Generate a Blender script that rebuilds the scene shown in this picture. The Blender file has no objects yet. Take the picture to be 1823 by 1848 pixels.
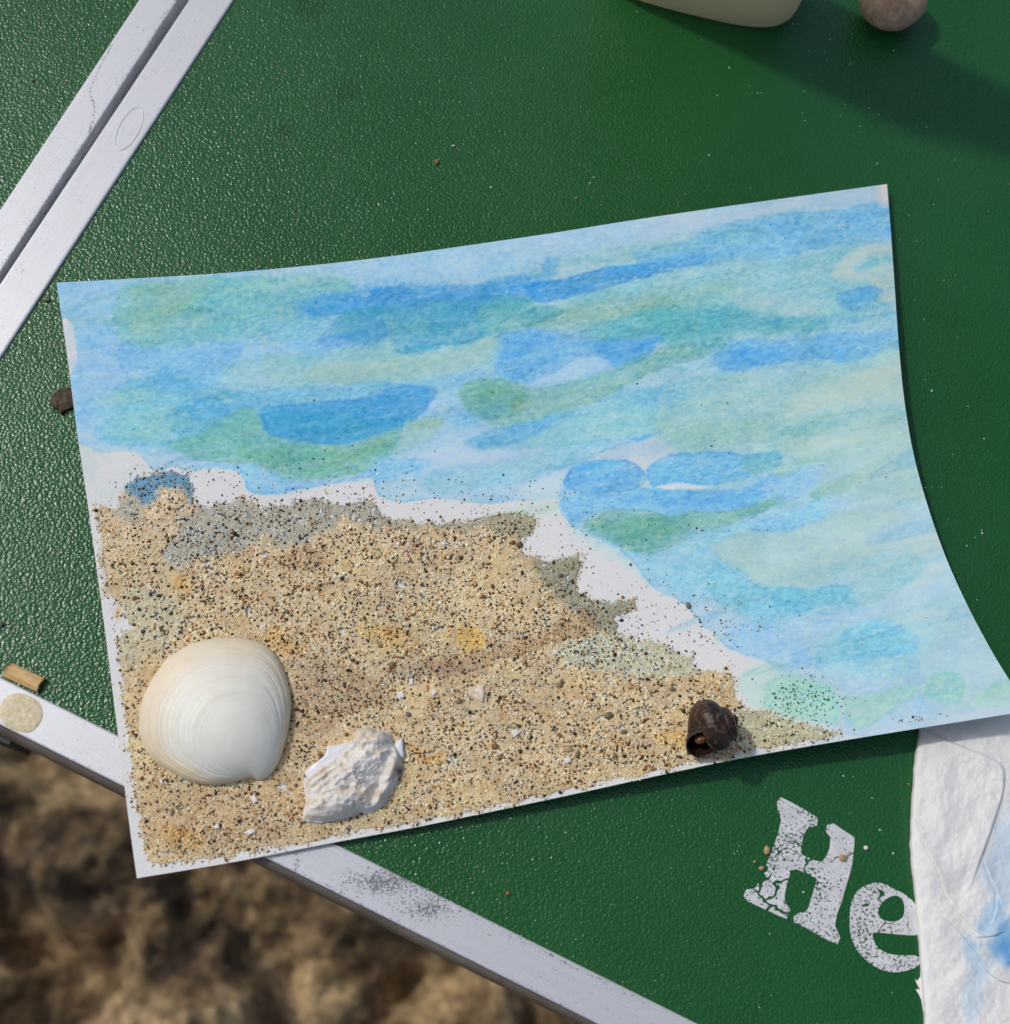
import bpy, bmesh, math, random
import numpy as np
from mathutils import Vector, Matrix

random.seed(7)
RNG = np.random.default_rng(11)
scene = bpy.context.scene
COL = scene.collection
MM = 0.001

# ------------------------------------------------------------------ camera
W0, H0 = 1823.0, 1848.0
HFOV = math.radians(40.0)
FPX = W0 / 2 / math.tan(HFOV / 2)
TILT, AZ = math.radians(19.0), math.radians(-12.0)
DIST = 0.2315
_n = np.array([math.sin(TILT) * math.sin(AZ), math.sin(TILT) * math.cos(AZ), math.cos(TILT)])
_Z = -_n
_X = np.array([1.0, 0, 0]) - _n[0] * _n
_X /= np.linalg.norm(_X)
_Y = np.cross(_Z, _X)
ROT = np.array([_X, _Y, _Z])
CAM = -DIST * (ROT @ np.array([0, 0, 1.0]))

cam_d = bpy.data.cameras.new('camera')
cam = bpy.data.objects.new('camera', cam_d)
COL.objects.link(cam)
right, up, back = ROT @ np.array([1., 0, 0]), ROT @ np.array([0, -1., 0]), ROT @ np.array([0, 0, -1.])
cam.matrix_world = Matrix(((right[0], up[0], back[0], CAM[0]), (right[1], up[1], back[1], CAM[1]),
                           (right[2], up[2], back[2], CAM[2]), (0, 0, 0, 1)))
cam_d.sensor_fit = 'HORIZONTAL'
cam_d.sensor_width = 36
cam_d.lens = 18 / math.tan(HFOV / 2)
cam_d.clip_start = 0.005
cam_d.clip_end = 100
cam_d.dof.use_dof = True
cam_d.dof.focus_distance = DIST
cam_d.dof.aperture_fstop = 24
scene.camera = cam

# ------------------------------------------------------------------ world, sun, exposure
SUN_AZ = math.atan2(0.47, -0.88)      # where the sun stands, seen in the table plane
SUN_EL = math.radians(53)
world = bpy.data.worlds.new('World')
scene.world = world
world.use_nodes = True
wn = world.node_tree.nodes
bg = wn['Background']
sky = wn.new('ShaderNodeTexSky')
sky.sky_type = 'NISHITA'
sky.sun_disc = False
sky.sun_elevation = SUN_EL
sky.sun_rotation = math.pi / 2 - SUN_AZ
sky.air_density = 1.0
sky.dust_density = 3.0
sky.ozone_density = 1.0
world.node_tree.links.new(sky.outputs[0], bg.inputs[0])
bg.inputs[1].default_value = 0.14
sun_d = bpy.data.lights.new('sun', 'SUN')
sun_d.energy = 1.9
sun_d.angle = math.radians(3)
sun_d.color = (1.0, 0.985, 0.95)
sun = bpy.data.objects.new('sun', sun_d)
COL.objects.link(sun)
sdir = Vector((math.cos(SUN_AZ) * math.cos(SUN_EL), math.sin(SUN_AZ) * math.cos(SUN_EL), math.sin(SUN_EL)))
sun.rotation_euler = sdir.to_track_quat('Z', 'Y').to_euler()
sun.location = sdir * 2
scene.view_settings.view_transform = 'Standard'
scene.view_settings.look = 'None'
scene.view_settings.exposure = -0.42
scene.view_settings.gamma = 1.0
scene.view_settings.use_curve_mapping = False
scene.render.engine = 'CYCLES'
scene.render.resolution_x = 1010
scene.render.resolution_y = 1024


# ------------------------------------------------------------------ helpers
def P(u, v, z=0.0):
    """point of the place seen at photo position (u, v) that lies at height z (arrays allowed)"""
    u = np.asarray(u, float); v = np.asarray(v, float); z = np.asarray(z, float)
    r = np.stack([u - W0 / 2, v - H0 / 2, np.full_like(u, FPX)], -1) @ ROT.T
    k = (z - CAM[2]) / r[..., 2]
    return CAM + r * k[..., None]


def lin(c):
    c = np.asarray(c, float) / 255.0
    return np.where(c <= 0.04045, c / 12.92, ((c + 0.055) / 1.055) ** 2.4)


def tag(o, label=None, cat=None, group=None, kind=None):
    if label: o['label'] = label
    if cat: o['category'] = cat
    if group: o['group'] = group
    if kind: o['kind'] = kind
    return o


def empty(name, loc, label=None, cat=None, group=None):
    o = bpy.data.objects.new(name, None)
    o.empty_display_size = 0.01
    o.location = loc
    COL.objects.link(o)
    return tag(o, label, cat, group)


def mesh_np(name, verts, faces, mat, parent=None, colors=None, smooth=True, loc=None):
    """one mesh object from numpy arrays; faces (n,3) or (n,4) or list of such arrays"""
    verts = np.asarray(verts, float)
    if parent is not None:
        base = np.array(parent.location)
    elif loc is not None:
        base = np.array(loc)
    else:
        base = np.zeros(3)
    me = bpy.data.meshes.new(name)
    fl = faces if isinstance(faces, list) else [faces]
    fl = [np.asarray(f, np.int32) for f in fl]
    loops = np.concatenate([f.ravel() for f in fl])
    sizes = np.concatenate([np.full(len(f), f.shape[1], np.int32) for f in fl])
    starts = np.concatenate([[0], np.cumsum(sizes)[:-1]]).astype(np.int32)
    me.vertices.add(len(verts))
    me.vertices.foreach_set('co', (verts - base).astype(np.float32).ravel())
    me.loops.add(len(loops))
    me.loops.foreach_set('vertex_index', loops)
    me.polygons.add(len(sizes))
    me.polygons.foreach_set('loop_start', starts)
    me.polygons.foreach_set('use_smooth', np.full(len(sizes), smooth))
    me.update(calc_edges=True)
    if colors is not None:
        c = np.ones((len(verts), 4), np.float32)
        c[:, :colors.shape[1]] = colors
        a = me.color_attributes.new('Col', 'FLOAT_COLOR', 'POINT')
        a.data.foreach_set('color', c.ravel())
    me.materials.append(mat)
    me.validate()
    o = bpy.data.objects.new(name, me)
    COL.objects.link(o)
    if parent is not None:
        o.parent = parent
    else:
        o.location = base
    return o


def grid_faces(nu, nv, wrap_u=False):
    """vertex (i,j) has index i*nv+j"""
    iu = np.arange(nu if wrap_u else nu - 1)
    i, j = np.meshgrid(iu, np.arange(nv - 1), indexing='ij')
    i2 = (i + 1) % nu
    return np.stack([i * nv + j, i2 * nv + j, i2 * nv + j + 1, i * nv + j + 1], -1).reshape(-1, 4)


_tab = np.random.default_rng(5).random((16, 256, 256))


def vnoise(x, y, seed=0):
    x = np.asarray(x, float); y = np.asarray(y, float)
    xi = np.floor(x).astype(int); yi = np.floor(y).astype(int)
    fx = x - xi; fy = y - yi
    fx = fx * fx * (3 - 2 * fx); fy = fy * fy * (3 - 2 * fy)
    t = _tab[seed % 16]
    o = (seed // 16) * 37
    a = t[(xi + o) % 256, yi % 256]; b = t[(xi + 1 + o) % 256, yi % 256]
    c = t[(xi + o) % 256, (yi + 1) % 256]; d = t[(xi + 1 + o) % 256, (yi + 1) % 256]
    return (a * (1 - fx) + b * fx) * (1 - fy) + (c * (1 - fx) + d * fx) * fy


def fbm(x, y, seed=0, oct=4, gain=0.5):
    s = 0; a = 1; t = 0
    for k in range(oct):
        s = s + a * vnoise(x * 2 ** k + 17.3 * k, y * 2 ** k + 9.1 * k, seed + k)
        t += a; a *= gain
    return s / t


def sstep(a, b, x):
    t = np.clip((x - a) / (b - a), 0, 1)
    return t * t * (3 - 2 * t)


def smooth_poly(pts, n=6, closed=True):
    p = np.asarray(pts, float)
    if closed:
        P0, P1, P2, P3 = np.roll(p, 1, 0), p, np.roll(p, -1, 0), np.roll(p, -2, 0)
    else:
        q = np.vstack([2 * p[0] - p[1], p, 2 * p[-1] - p[-2]])
        P0, P1, P2, P3 = q[:-3], q[1:-2], q[2:-1], q[3:]
    out = []
    for t in np.arange(n) / n:
        out.append(0.5 * (2 * P1 + (P2 - P0) * t + (2 * P0 - 5 * P1 + 4 * P2 - P3) * t * t
                          + (3 * P1 - P0 - 3 * P2 + P3) * t ** 3))
    r = np.stack(out, 1).reshape(-1, p.shape[1])
    if not closed:
        r = np.vstack([r, p[-1:]])
    return r


def seg_dist(x, y, poly, closed=True):
    d = np.full(x.shape, 1e18)
    n = len(poly)
    for k in range(n if closed else n - 1):
        a = poly[k]; b = poly[(k + 1) % n]
        e = b - a
        L = e @ e + 1e-12
        t = np.clip(((x - a[0]) * e[0] + (y - a[1]) * e[1]) / L, 0, 1)
        d = np.minimum(d, (x - a[0] - t * e[0]) ** 2 + (y - a[1] - t * e[1]) ** 2)
    return np.sqrt(d)


def sdist(x, y, poly):
    """signed distance, negative inside"""
    d = seg_dist(x, y, poly)
    ins = np.zeros(x.shape, bool)
    n = len(poly)
    for k in range(n):
        a = poly[k]; b = poly[(k + 1) % n]
        c = (a[1] > y) != (b[1] > y)
        with np.errstate(divide='ignore', invalid='ignore'):
            xx = (b[0] - a[0]) * (y - a[1]) / (b[1] - a[1] + 1e-18) + a[0]
        ins ^= c & (x < xx)
    return np.where(ins, -d, d)


# ------------------------------------------------------------------ materials
def new_mat(name):
    m = bpy.data.materials.new(name)
    m.use_nodes = True
    nt = m.node_tree
    return m, nt, nt.nodes['Principled BSDF']


def N(nt, typ, **kw):
    n = nt.nodes.new(typ)
    for k, v in kw.items():
        if k.startswith('i_'):
            n.inputs[k[2:].replace('_', ' ')].default_value = v
        else:
            setattr(n, k, v)
    return n


def ramp(nt, fac, stops):
    r = nt.nodes.new('ShaderNodeValToRGB')
    els = r.color_ramp.elements
    while len(els) < len(stops): els.new(0.5)
    for e, (p, c) in zip(els, stops):
        e.position = p
        e.color = (*c, 1) if not np.isscalar(c) else (c, c, c, 1)
    nt.links.new(fac, r.inputs[0])
    return r


def mixc(nt, fac, a, b, blend='MIX'):
    m = nt.nodes.new('ShaderNodeMix')
    m.data_type = 'RGBA'
    m.blend_type = blend
    for s, v in ((m.inputs[0], fac), (m.inputs[6], a), (m.inputs[7], b)):
        if hasattr(v, 'links'): nt.links.new(v, s)
        elif np.isscalar(v): s.default_value = v
        else: s.default_value = (*v, 1) if len(v) == 3 else v
    return m.outputs[2]


def bump(nt, bsdf, h, dist, strength=1.0, prev=None):
    b = nt.nodes.new('ShaderNodeBump')
    b.inputs['Strength'].default_value = strength
    b.inputs['Distance'].default_value = dist
    nt.links.new(h, b.inputs['Height'])
    if prev: nt.links.new(prev, b.inputs['Normal'])
    nt.links.new(b.outputs[0], bsdf.inputs['Normal'])
    return b.outputs[0]


def geo_pos(nt):
    return nt.nodes.new('ShaderNodeNewGeometry').outputs['Position']


def noise(nt, scale, detail=4, rough=0.55, vec=None):
    n = N(nt, 'ShaderNodeTexNoise')
    n.inputs['Scale'].default_value = scale
    n.inputs['Detail'].default_value = detail
    n.inputs['Roughness'].default_value = rough
    nt.links.new(vec if vec is not None else geo_pos(nt), n.inputs['Vector'])
    return n.outputs[0]


def mat_green():
    m, nt, b = new_mat('green_laminate')
    pos = geo_pos(nt)
    g = noise(nt, 28, 3)
    c = ramp(nt, g, [(0.3, (0.0085, 0.084, 0.0165)), (0.7, (0.0125, 0.100, 0.0230))])
    sp = noise(nt, 2600, 2)
    c2 = mixc(nt, ramp(nt, sp, [(0.72, 0.0), (0.80, 0.2)]).outputs[0], c.outputs[0], (0.10, 0.2, 0.11))
    c2 = mixc(nt, ramp(nt, noise(nt, 11, 4, .6), [(0.40, 0.0), (0.70, 0.5)]).outputs[0], c2, (0.020, 0.115, 0.034))
    # faint rubbed streaks
    mp = N(nt, 'ShaderNodeMapping'); mp.inputs['Rotation'].default_value = (0, 0, 0.5); mp.inputs['Scale'].default_value = (900, 18, 1)
    nt.links.new(pos, mp.inputs[0])
    stx = N(nt, 'ShaderNodeTexNoise'); stx.inputs['Scale'].default_value = 1.0; stx.inputs['Detail'].default_value = 3
    nt.links.new(mp.outputs[0], stx.inputs['Vector'])
    c2 = mixc(nt, ramp(nt, stx.outputs[0], [(0.70, 0.0), (0.80, 0.22)]).outputs[0], c2, (0.06, 0.17, 0.08))
    # a few dried drop marks
    for u, v, r in ((512, 238, 0.0022), (625, 165, 0.003), (560, 8, 0.004)):
        q = P(u, v, 0.0)
        ds = N(nt, 'ShaderNodeVectorMath', operation='DISTANCE')
        nt.links.new(pos, ds.inputs[0]); ds.inputs[1].default_value = tuple(q)
        dv = N(nt, 'ShaderNodeMath', operation='DIVIDE'); nt.links.new(ds.outputs['Value'], dv.inputs[0]); dv.inputs[1].default_value = r
        f = ramp(nt, dv.outputs[0], [(0.5, 0.55), (1.0, 0.0)])
        c2 = mixc(nt, f.outputs[0], c2, (0.004, 0.055, 0.010))
    nt.links.new(c2, b.inputs['Base Color'])
    r = ramp(nt, noise(nt, 45, 4), [(0.3, 0.19), (0.7, 0.27)])
    nt.links.new(r.outputs[0], b.inputs['Roughness'])
    b.inputs['Specular IOR Level'].default_value = 0.42
    v = N(nt, 'ShaderNodeTexVoronoi', feature='SMOOTH_F1')
    v.inputs['Scale'].default_value = 1900
    v.inputs['Smoothness'].default_value = 0.35
    wv = N(nt, 'ShaderNodeTexNoise')
    wv.inputs['Scale'].default_value = 1900
    nt.links.new(pos, wv.inputs['Vector'])
    ad = N(nt, 'ShaderNodeVectorMath', operation='MULTIPLY_ADD')
    nt.links.new(wv.outputs['Color'], ad.inputs[0])
    ad.inputs[1].default_value = (0.0004, 0.0004, 0.0004)
    nt.links.new(pos, ad.inputs[2])
    nt.links.new(ad.outputs[0], v.inputs['Vector'])
    inv = N(nt, 'ShaderNodeMath', operation='SUBTRACT'); inv.inputs[0].default_value = 1.0
    nt.links.new(v.outputs['Distance'], inv.inputs[1])
    n1 = bump(nt, b, inv.outputs[0], 0.00022, 0.5)
    bump(nt, b, noise(nt, 2600, 2), 0.00010, 0.5, n1)
    return m


def mat_alu(name='brushed_aluminium'):
    m, nt, b = new_mat(name)
    at = N(nt, 'ShaderNodeVertexColor', layer_name='Col')   # r: grime, g: coordinate across, b: along (m*10)
    sep = N(nt, 'ShaderNodeSeparateColor')
    nt.links.new(at.outputs[0], sep.inputs[0])
    cmb = N(nt, 'ShaderNodeCombineXYZ')
    nt.links.new(sep.outputs[1], cmb.inputs[0]); nt.links.new(sep.outputs[2], cmb.inputs[1])
    mp = N(nt, 'ShaderNodeMapping')
    mp.inputs['Scale'].default_value = (26, 1.3, 1)
    nt.links.new(cmb.outputs[0], mp.inputs[0])
    br = noise(nt, 6, 5, 0.7, mp.outputs[0])
    base = ramp(nt, br, [(0.32, (0.54, 0.55, 0.57)), (0.68, (0.70, 0.71, 0.73))])
    blot = noise(nt, 160, 4)
    c = mixc(nt, ramp(nt, blot, [(0.45, 0.0), (0.75, 0.35)]).outputs[0], base.outputs[0], (0.62, 0.60, 0.57))
    spk = noise(nt, 3000, 4, 0.75)
    g = N(nt, 'ShaderNodeMath', operation='MULTIPLY_ADD')
    nt.links.new(sep.outputs[0], g.inputs[0]); g.inputs[1].default_value = 0.19
    nt.links.new(spk, g.inputs[2])
    gm = ramp(nt, g.outputs[0], [(0.64, 0.0), (0.69, 0.75)])
    c = mixc(nt, gm.outputs[0], c, (0.05, 0.05, 0.055))
    nt.links.new(c, b.inputs['Base Color'])
    b.inputs['Metallic'].default_value = 0.3
    rr = ramp(nt, br, [(0.3, 0.36), (0.7, 0.5)])
    nt.links.new(rr.outputs[0], b.inputs['Roughness'])
    bump(nt, b, br, 0.00004, 0.5)
    return m


def mat_vcol(name, rough=0.6, spec=0.4, bscale=None, bdist=0.0001, bstr=0.5, sss=0.0, tint=None, tscale=300, tamt=0.15):
    m, nt, b = new_mat(name)
    at = N(nt, 'ShaderNodeVertexColor', layer_name='Col')
    c = at.outputs[0]
    if tint is not None:
        f = ramp(nt, noise(nt, tscale, 5, 0.65), [(0.4, 0.0), (0.7, tamt)])
        c = mixc(nt, f.outputs[0], c, tint, 'MULTIPLY')
    nt.links.new(c, b.inputs['Base Color'])
    b.inputs['Roughness'].default_value = rough
    b.inputs['Specular IOR Level'].default_value = spec
    if sss:
        b.inputs['Subsurface Weight'].default_value = sss
        b.inputs['Subsurface Radius'].default_value = (0.0012, 0.001, 0.0008)
        b.inputs['Subsurface Scale'].default_value = 1.0
    if bscale:
        bump(nt, b, noise(nt, bscale, 4, 0.6), bdist, bstr)
    return m


def mat_plain(name, c1, c2, scale, rough=0.5, spec=0.4, bdist=0.0, bscale=None, stops=(0.35, 0.65)):
    m, nt, b = new_mat(name)
    r = ramp(nt, noise(nt, scale, 5, 0.6), [(stops[0], c1), (stops[1], c2)])
    nt.links.new(r.outputs[0], b.inputs['Base Color'])
    b.inputs['Roughness'].default_value = rough
    b.inputs['Specular IOR Level'].default_value = spec
    if bdist:
        bump(nt, b, noise(nt, bscale or scale, 4, 0.6), bdist, 0.7)
    return m


def mat_paint():
    m, nt, b = new_mat('worn_white_print')
    pos = geo_pos(nt)
    n1 = noise(nt, 2300, 4, 0.65, pos)
    big = noise(nt, 120, 3, 0.5, pos)
    s = N(nt, 'ShaderNodeMath', operation='MULTIPLY_ADD')
    nt.links.new(big, s.inputs[0]); s.inputs[1].default_value = 0.40
    nt.links.new(n1, s.inputs[2])
    keep = ramp(nt, s.outputs[0], [(0.622, 0.0), (0.655, 1.0)])
    v = N(nt, 'ShaderNodeTexVoronoi', feature='DISTANCE_TO_EDGE')
    v.inputs['Scale'].default_value = 150
    wv = N(nt, 'ShaderNodeTexNoise'); wv.inputs['Scale'].default_value = 260
    nt.links.new(pos, wv.inputs['Vector'])
    ad = N(nt, 'ShaderNodeVectorMath', operation='MULTIPLY_ADD')
    nt.links.new(wv.outputs['Color'], ad.inputs[0]); ad.inputs[1].default_value = (0.006,) * 3
    nt.links.new(pos, ad.inputs[2]); nt.links.new(ad.outputs[0], v.inputs['Vector'])
    gate = ramp(nt, noise(nt, 90, 2), [(0.48, 0.0), (0.56, 0.03)])
    ck = N(nt, 'ShaderNodeMath', operation='GREATER_THAN')
    nt.links.new(v.outputs[0], ck.inputs[0]); nt.links.new(gate.outputs[0], ck.inputs[1])
    al = N(nt, 'ShaderNodeMath', operation='MULTIPLY')
    nt.links.new(keep.outputs[0], al.inputs[0]); nt.links.new(ck.outputs[0], al.inputs[1])
    nt.links.new(al.outputs[0], b.inputs['Alpha'])
    r = ramp(nt, noise(nt, 500, 4), [(0.3, (0.58, 0.58, 0.58)), (0.7, (0.74, 0.74, 0.74))])
    nt.links.new(r.outputs[0], b.inputs['Base Color'])
    b.inputs['Roughness'].default_value = 0.55
    bump(nt, b, n1, 0.0001, 0.5)
    return m


M_GREEN = mat_green()
M_ALU = mat_alu()
M_PAINT = mat_paint()
M_PAPER = mat_vcol('watercolour_paper', 0.85, 0.2, 1400, 0.00006, 0.6, tint=(0.72, 0.80, 0.86), tscale=2200, tamt=0.35)
M_SAND = mat_vcol('sand_grains', 0.42, 0.5)
def mat_bed():
    m, nt, b = new_mat('fine_sand_bed')
    at = N(nt, 'ShaderNodeVertexColor', layer_name='Col')
    n1 = noise(nt, 3600, 3, .7)
    c = mixc(nt, ramp(nt, n1, [(.30, .55), (.42, 0.)]).outputs[0], at.outputs[0], (.50, .36, .20), 'MULTIPLY')
    n2 = noise(nt, 2300, 3, .7, None)
    c = mixc(nt, ramp(nt, n2, [(.58, 0.), (.68, .5)]).outputs[0], c, (.74, .65, .46))
    n3 = noise(nt, 2900, 2, .6)
    c = mixc(nt, ramp(nt, n3, [(.66, 0.), (.70, .85)]).outputs[0], c, (.05, .035, .02))
    nt.links.new(c, b.inputs['Base Color'])
    b.inputs['Roughness'].default_value = .45
    bump(nt, b, n1, .0002, .6)
    return m


M_BED = mat_bed()
M_BLACK = mat_plain('black_plastic', (0.012, 0.012, 0.014), (0.03, 0.03, 0.032), 300, 0.5)

# ================================================================== GROUND
def build_ground():
    n = 420
    t = np.linspace(-1, 1, n)
    s = np.sinh(t * 4.2) / np.sinh(4.2) * 4.0
    c = P(350, 1750, -0.62)
    X, Y = np.meshgrid(s + c[0], s + c[1], indexing='ij')
    h = (fbm(X * 9, Y * 9, 1, 3) - 0.5) * 0.15
    rg = 1 - np.abs(2 * fbm(X * 14 + 3, Y * 14, 4, 4) - 1)
    h += (rg - 0.6) * 0.08
    h += (fbm(X * 45, Y * 45, 6, 4) - 0.5) * 0.03
    h += (vnoise(X * 300, Y * 300, 2) - 0.5) * 0.003
    V = np.stack([X, Y, -0.62 + h], -1).reshape(-1, 3)
    m, nt, b = new_mat('shade_mottled_sand')
    a = ramp(nt, noise(nt, 16, 6, 0.65), [(0.37, (0.045, 0.027, 0.012)), (0.48, (0.24, 0.155, 0.072)), (0.60, (0.62, 0.44, 0.225))])  # dark blotches paint the shade of the clods into the sand colour
    f = ramp(nt, noise(nt, 170, 5, 0.8), [(0.36, 0.35), (0.62, 1.15)])
    nt.links.new(mixc(nt, 1.0, a.outputs[0], f.outputs[0], 'MULTIPLY'), b.inputs['Base Color'])
    b.inputs['Roughness'].default_value = 0.9
    bump(nt, b, noise(nt, 150, 5, 0.7), 0.006, 0.8)
    o = mesh_np('ground', V, grid_faces(n, n), m)
    tag(o, 'brown clumpy beach sand far below the table edge', 'sand', kind='structure')


build_ground()

# ================================================================== TABLE
table = empty('folding_table', P(300, 1330, 0.0),
              'green folding camp table with aluminium rails and a hinge gap', 'table')
RAIL_TOP = 0.45 * MM


def line_pts(a, b, z):
    A = P(*a, z); B = P(*b, z)
    d = (B - A) / np.linalg.norm(B - A)
    return A, d


def xsect(l1, l2):
    (a, d), (b, e) = l1, l2
    A = np.array([[d[0], -e[0]], [d[1], -e[1]]])
    t = np.linalg.solve(A, (b - a)[:2])
    return a + d * t[0]


border_in = line_pts((0, 1221), (1260, 1848), RAIL_TOP)
border_out = line_pts((0, 1305), (1083, 1848), RAIL_TOP)
h1 = line_pts((250, 0), (0, 377), RAIL_TOP)
h2 = line_pts((318, 0), (0, 490), RAIL_TOP)
h3 = line_pts((343, 0), (0, 515), RAIL_TOP)
h4 = line_pts((421, 0), (17, 620), RAIL_TOP)


def rail(name, in_line, out_line, t0, t1, depth, grime_fn, round_out=0.0006, round_in=0.0003, step=0.0006):
    """extruded aluminium profile: flat top between two lines, rounded shoulders, vertical sides"""
    a, d = in_line
    nrm = np.array([-d[1], d[0], 0.0])
    w = (out_line[0] - a) @ nrm
    sg = np.sign(w); w = abs(w); nrm = nrm * sg
    prof = []
    prof.append((0.0 - 0.00005, -depth))
    for k in range(4):
        an = math.pi / 2 * k / 3
        prof.append((round_in - round_in * math.cos(an), -round_in + round_in * math.sin(an)))
    for q in np.linspace(0, 1, 22)[1:-1]:
        prof.append((round_in + (w - round_in) * q, 0.0))
    er = 0.00022
    for k in range(4):
        an = math.pi / 2 * k / 3
        prof.append((w + er * math.sin(an), -er + er * math.cos(an)))
    if round_out > 0.001:                     # outer rail: plain wall, the sand's reflection is an added painted strip
        prof.append((w + er, -0.003))
        prof.append((w + er, -depth))
    else:
        prof.append((w + round_out, -depth * 0.6))
        prof.append((w + round_out, -depth))
    prof = np.array(prof)
    ts = np.arange(t0, t1, step)
    npf = len(prof)
    V = a[None, None] + ts[:, None, None] * d + prof[None, :, 0, None] * nrm + prof[None, :, 1, None] * np.array([0, 0, 1.])
    Cc = np.zeros((len(ts), npf, 3))
    Cc[..., 1] = (prof[:, 0] / 0.01)[None]
    Cc[..., 2] = (ts * 100)[:, None] * 0.1
    Cc[..., 0] = grime_fn(V)
    F = [grid_faces(len(ts), npf)]
    n0 = (len(ts) - 1) * npf
    F.append(np.array([[j, j + 1, npf - 1 - j - 1, npf - 1 - j] for j in range(npf // 2 - 1)]))
    F.append(np.array([[n0 + j, n0 + j + 1, n0 + npf - 2 - j, n0 + npf - 1 - j] for j in range(npf // 2 - 1)]))
    return mesh_np(name, V.reshape(-1, 3), F, M_ALU, table, Cc.reshape(-1, 3))


def to_px(V):
    r = (V - CAM) @ ROT
    return r[..., 0] / r[..., 2] * FPX + W0 / 2, r[..., 1] / r[..., 2] * FPX + H0 / 2


def grime_border(V):
    u, v = to_px(V)
    g = 0.15 * fbm(u / 60, v / 60, 3)
    g += 1.0 * np.exp(-(((u - 690) / 75) ** 2 + ((v - 1592) / 24) ** 2))
    g += 0.9 * np.exp(-(((u - 770) / 50) ** 2 + ((v - 1640) / 22) ** 2))
    g += 0.7 * np.exp(-(((u - 535) / 6) ** 2 + ((v - 1555) / 26) ** 2))
    g += 0.55 * np.exp(-(((u - 1000) / 200) ** 2 + ((v - (1221 + 0.4976 * u + 8)) / 6) ** 2))
    g += 0.3 * np.exp(-((v - (1305 + 0.5 * u + 2)) / 5) ** 2)
    return g


def grime_hinge(V):
    u, v = to_px(V)
    g = 0.2 * fbm(u / 40, v / 40, 5)
    path = smooth_poly([(203, 80), (185, 110), (172, 140), (163, 165), (170, 190), (168, 215), (160, 240)], 4, False)
    g += 0.8 * np.exp(-(seg_dist(u, v, path, False) / 2.2) ** 2)
    for p in ([(240, 47), (255, 54), (268, 53)], [(305, 15), (285, 38)], [(255, 86), (240, 92), (236, 99)], [(34, 495), (42, 487)]):
        g += 0.65 * np.exp(-(seg_dist(u, v, np.array(p, float), False) / 1.8) ** 2)
    d = h2[1]
    nrm = np.array([-d[1], d[0], 0])
    dd = np.abs((V - h2[0]) @ nrm)
    g += 0.4 * np.exp(-(dd / 0.0006) ** 2) * (fbm(u / 25, v / 25, 9) > 0.42)
    return g


# parameters along each line of the corner where hinge meets border
cor_r = xsect(h3, border_out); cor_l = xsect(h2, border_out)
tb = lambda ln, p: float((p - ln[0]) @ ln[1])
rail('border_rail', border_in, border_out, tb(border_in, cor_r) + 0.0002, tb(border_in, cor_r) + 0.40, 0.017, grime_border,
     round_out=0.0026)
rail('border_rail', border_in, border_out, tb(border_in, cor_l) - 0.095, tb(border_in, cor_l) - 0.0002, 0.017, grime_border,
     round_out=0.0026)
dirsgn = 1  # hinge lines run from top of the picture to its lower left
rail('hinge_rail', h4, h3, -0.30, tb(h4, xsect(h4, border_in)) - 0.0002, 0.017, grime_hinge, round_out=0.0004)
rail('hinge_rail', h1, h2, -0.30, tb(h1, xsect(h1, border_in)) - 0.0002, 0.017, grime_hinge, round_out=0.0004)


def prism(name, poly3, depth, mat, parent, zoff=0.0):
    p = np.asarray(poly3, float).copy()
    p[:, 2] = zoff
    q = p.copy(); q[:, 2] -= depth
    n = len(p)
    bm = bmesh.new()
    base = np.array(parent.location) if parent else np.zeros(3)
    tv = [bm.verts.new(v - base) for v in p]
    bv = [bm.verts.new(v - base) for v in q]
    bm.faces.new(tv); bm.faces.new(bv[::-1])
    for k in range(n):
        bm.faces.new((tv[k], bv[k], bv[(k + 1) % n], tv[(k + 1) % n]))
    bmesh.ops.recalc_face_normals(bm, faces=bm.faces)
    me = bpy.data.meshes.new(name)
    bm.to_mesh(me); bm.free()
    me.materials.append(mat)
    o = bpy.data.objects.new(name, me)
    COL.objects.link(o)
    if parent: o.parent = parent
    return o


ins = 0.0025
d4 = h4[1]; n4 = np.array([-d4[1], d4[0], 0]); n4 *= -np.sign((h3[0] - h4[0]) @ n4)   # to the right
db = border_in[1]; nb = np.array([-db[1], db[0], 0]); nb *= -np.sign((border_out[0] - border_in[0]) @ nb)
L4 = (h4[0] - n4 * ins, d4); LB = (border_in[0] - nb * ins, db); L1 = (h1[0] + n4 * ins, h1[1])
ca = xsect(L4, LB)
prism('table_panel', [ca, ca + db * 0.39, ca + db * 0.39 - d4 * 0.29, ca - d4 * 0.29], 0.010, M_GREEN, table)
cb = xsect(L1, LB)
prism('table_panel', [cb, cb - d4 * 0.29, cb - d4 * 0.29 - db * 0.09, cb - db * 0.09], 0.010, M_GREEN, table)

M_REFLECTION = mat_plain('sand_reflection_taupe', (0.115, 0.092, 0.070), (0.17, 0.14, 0.11), 120, 0.45, 0.4, 0.00003, 900)  # taupe colour stands in for the sand mirrored in the rail side


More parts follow.
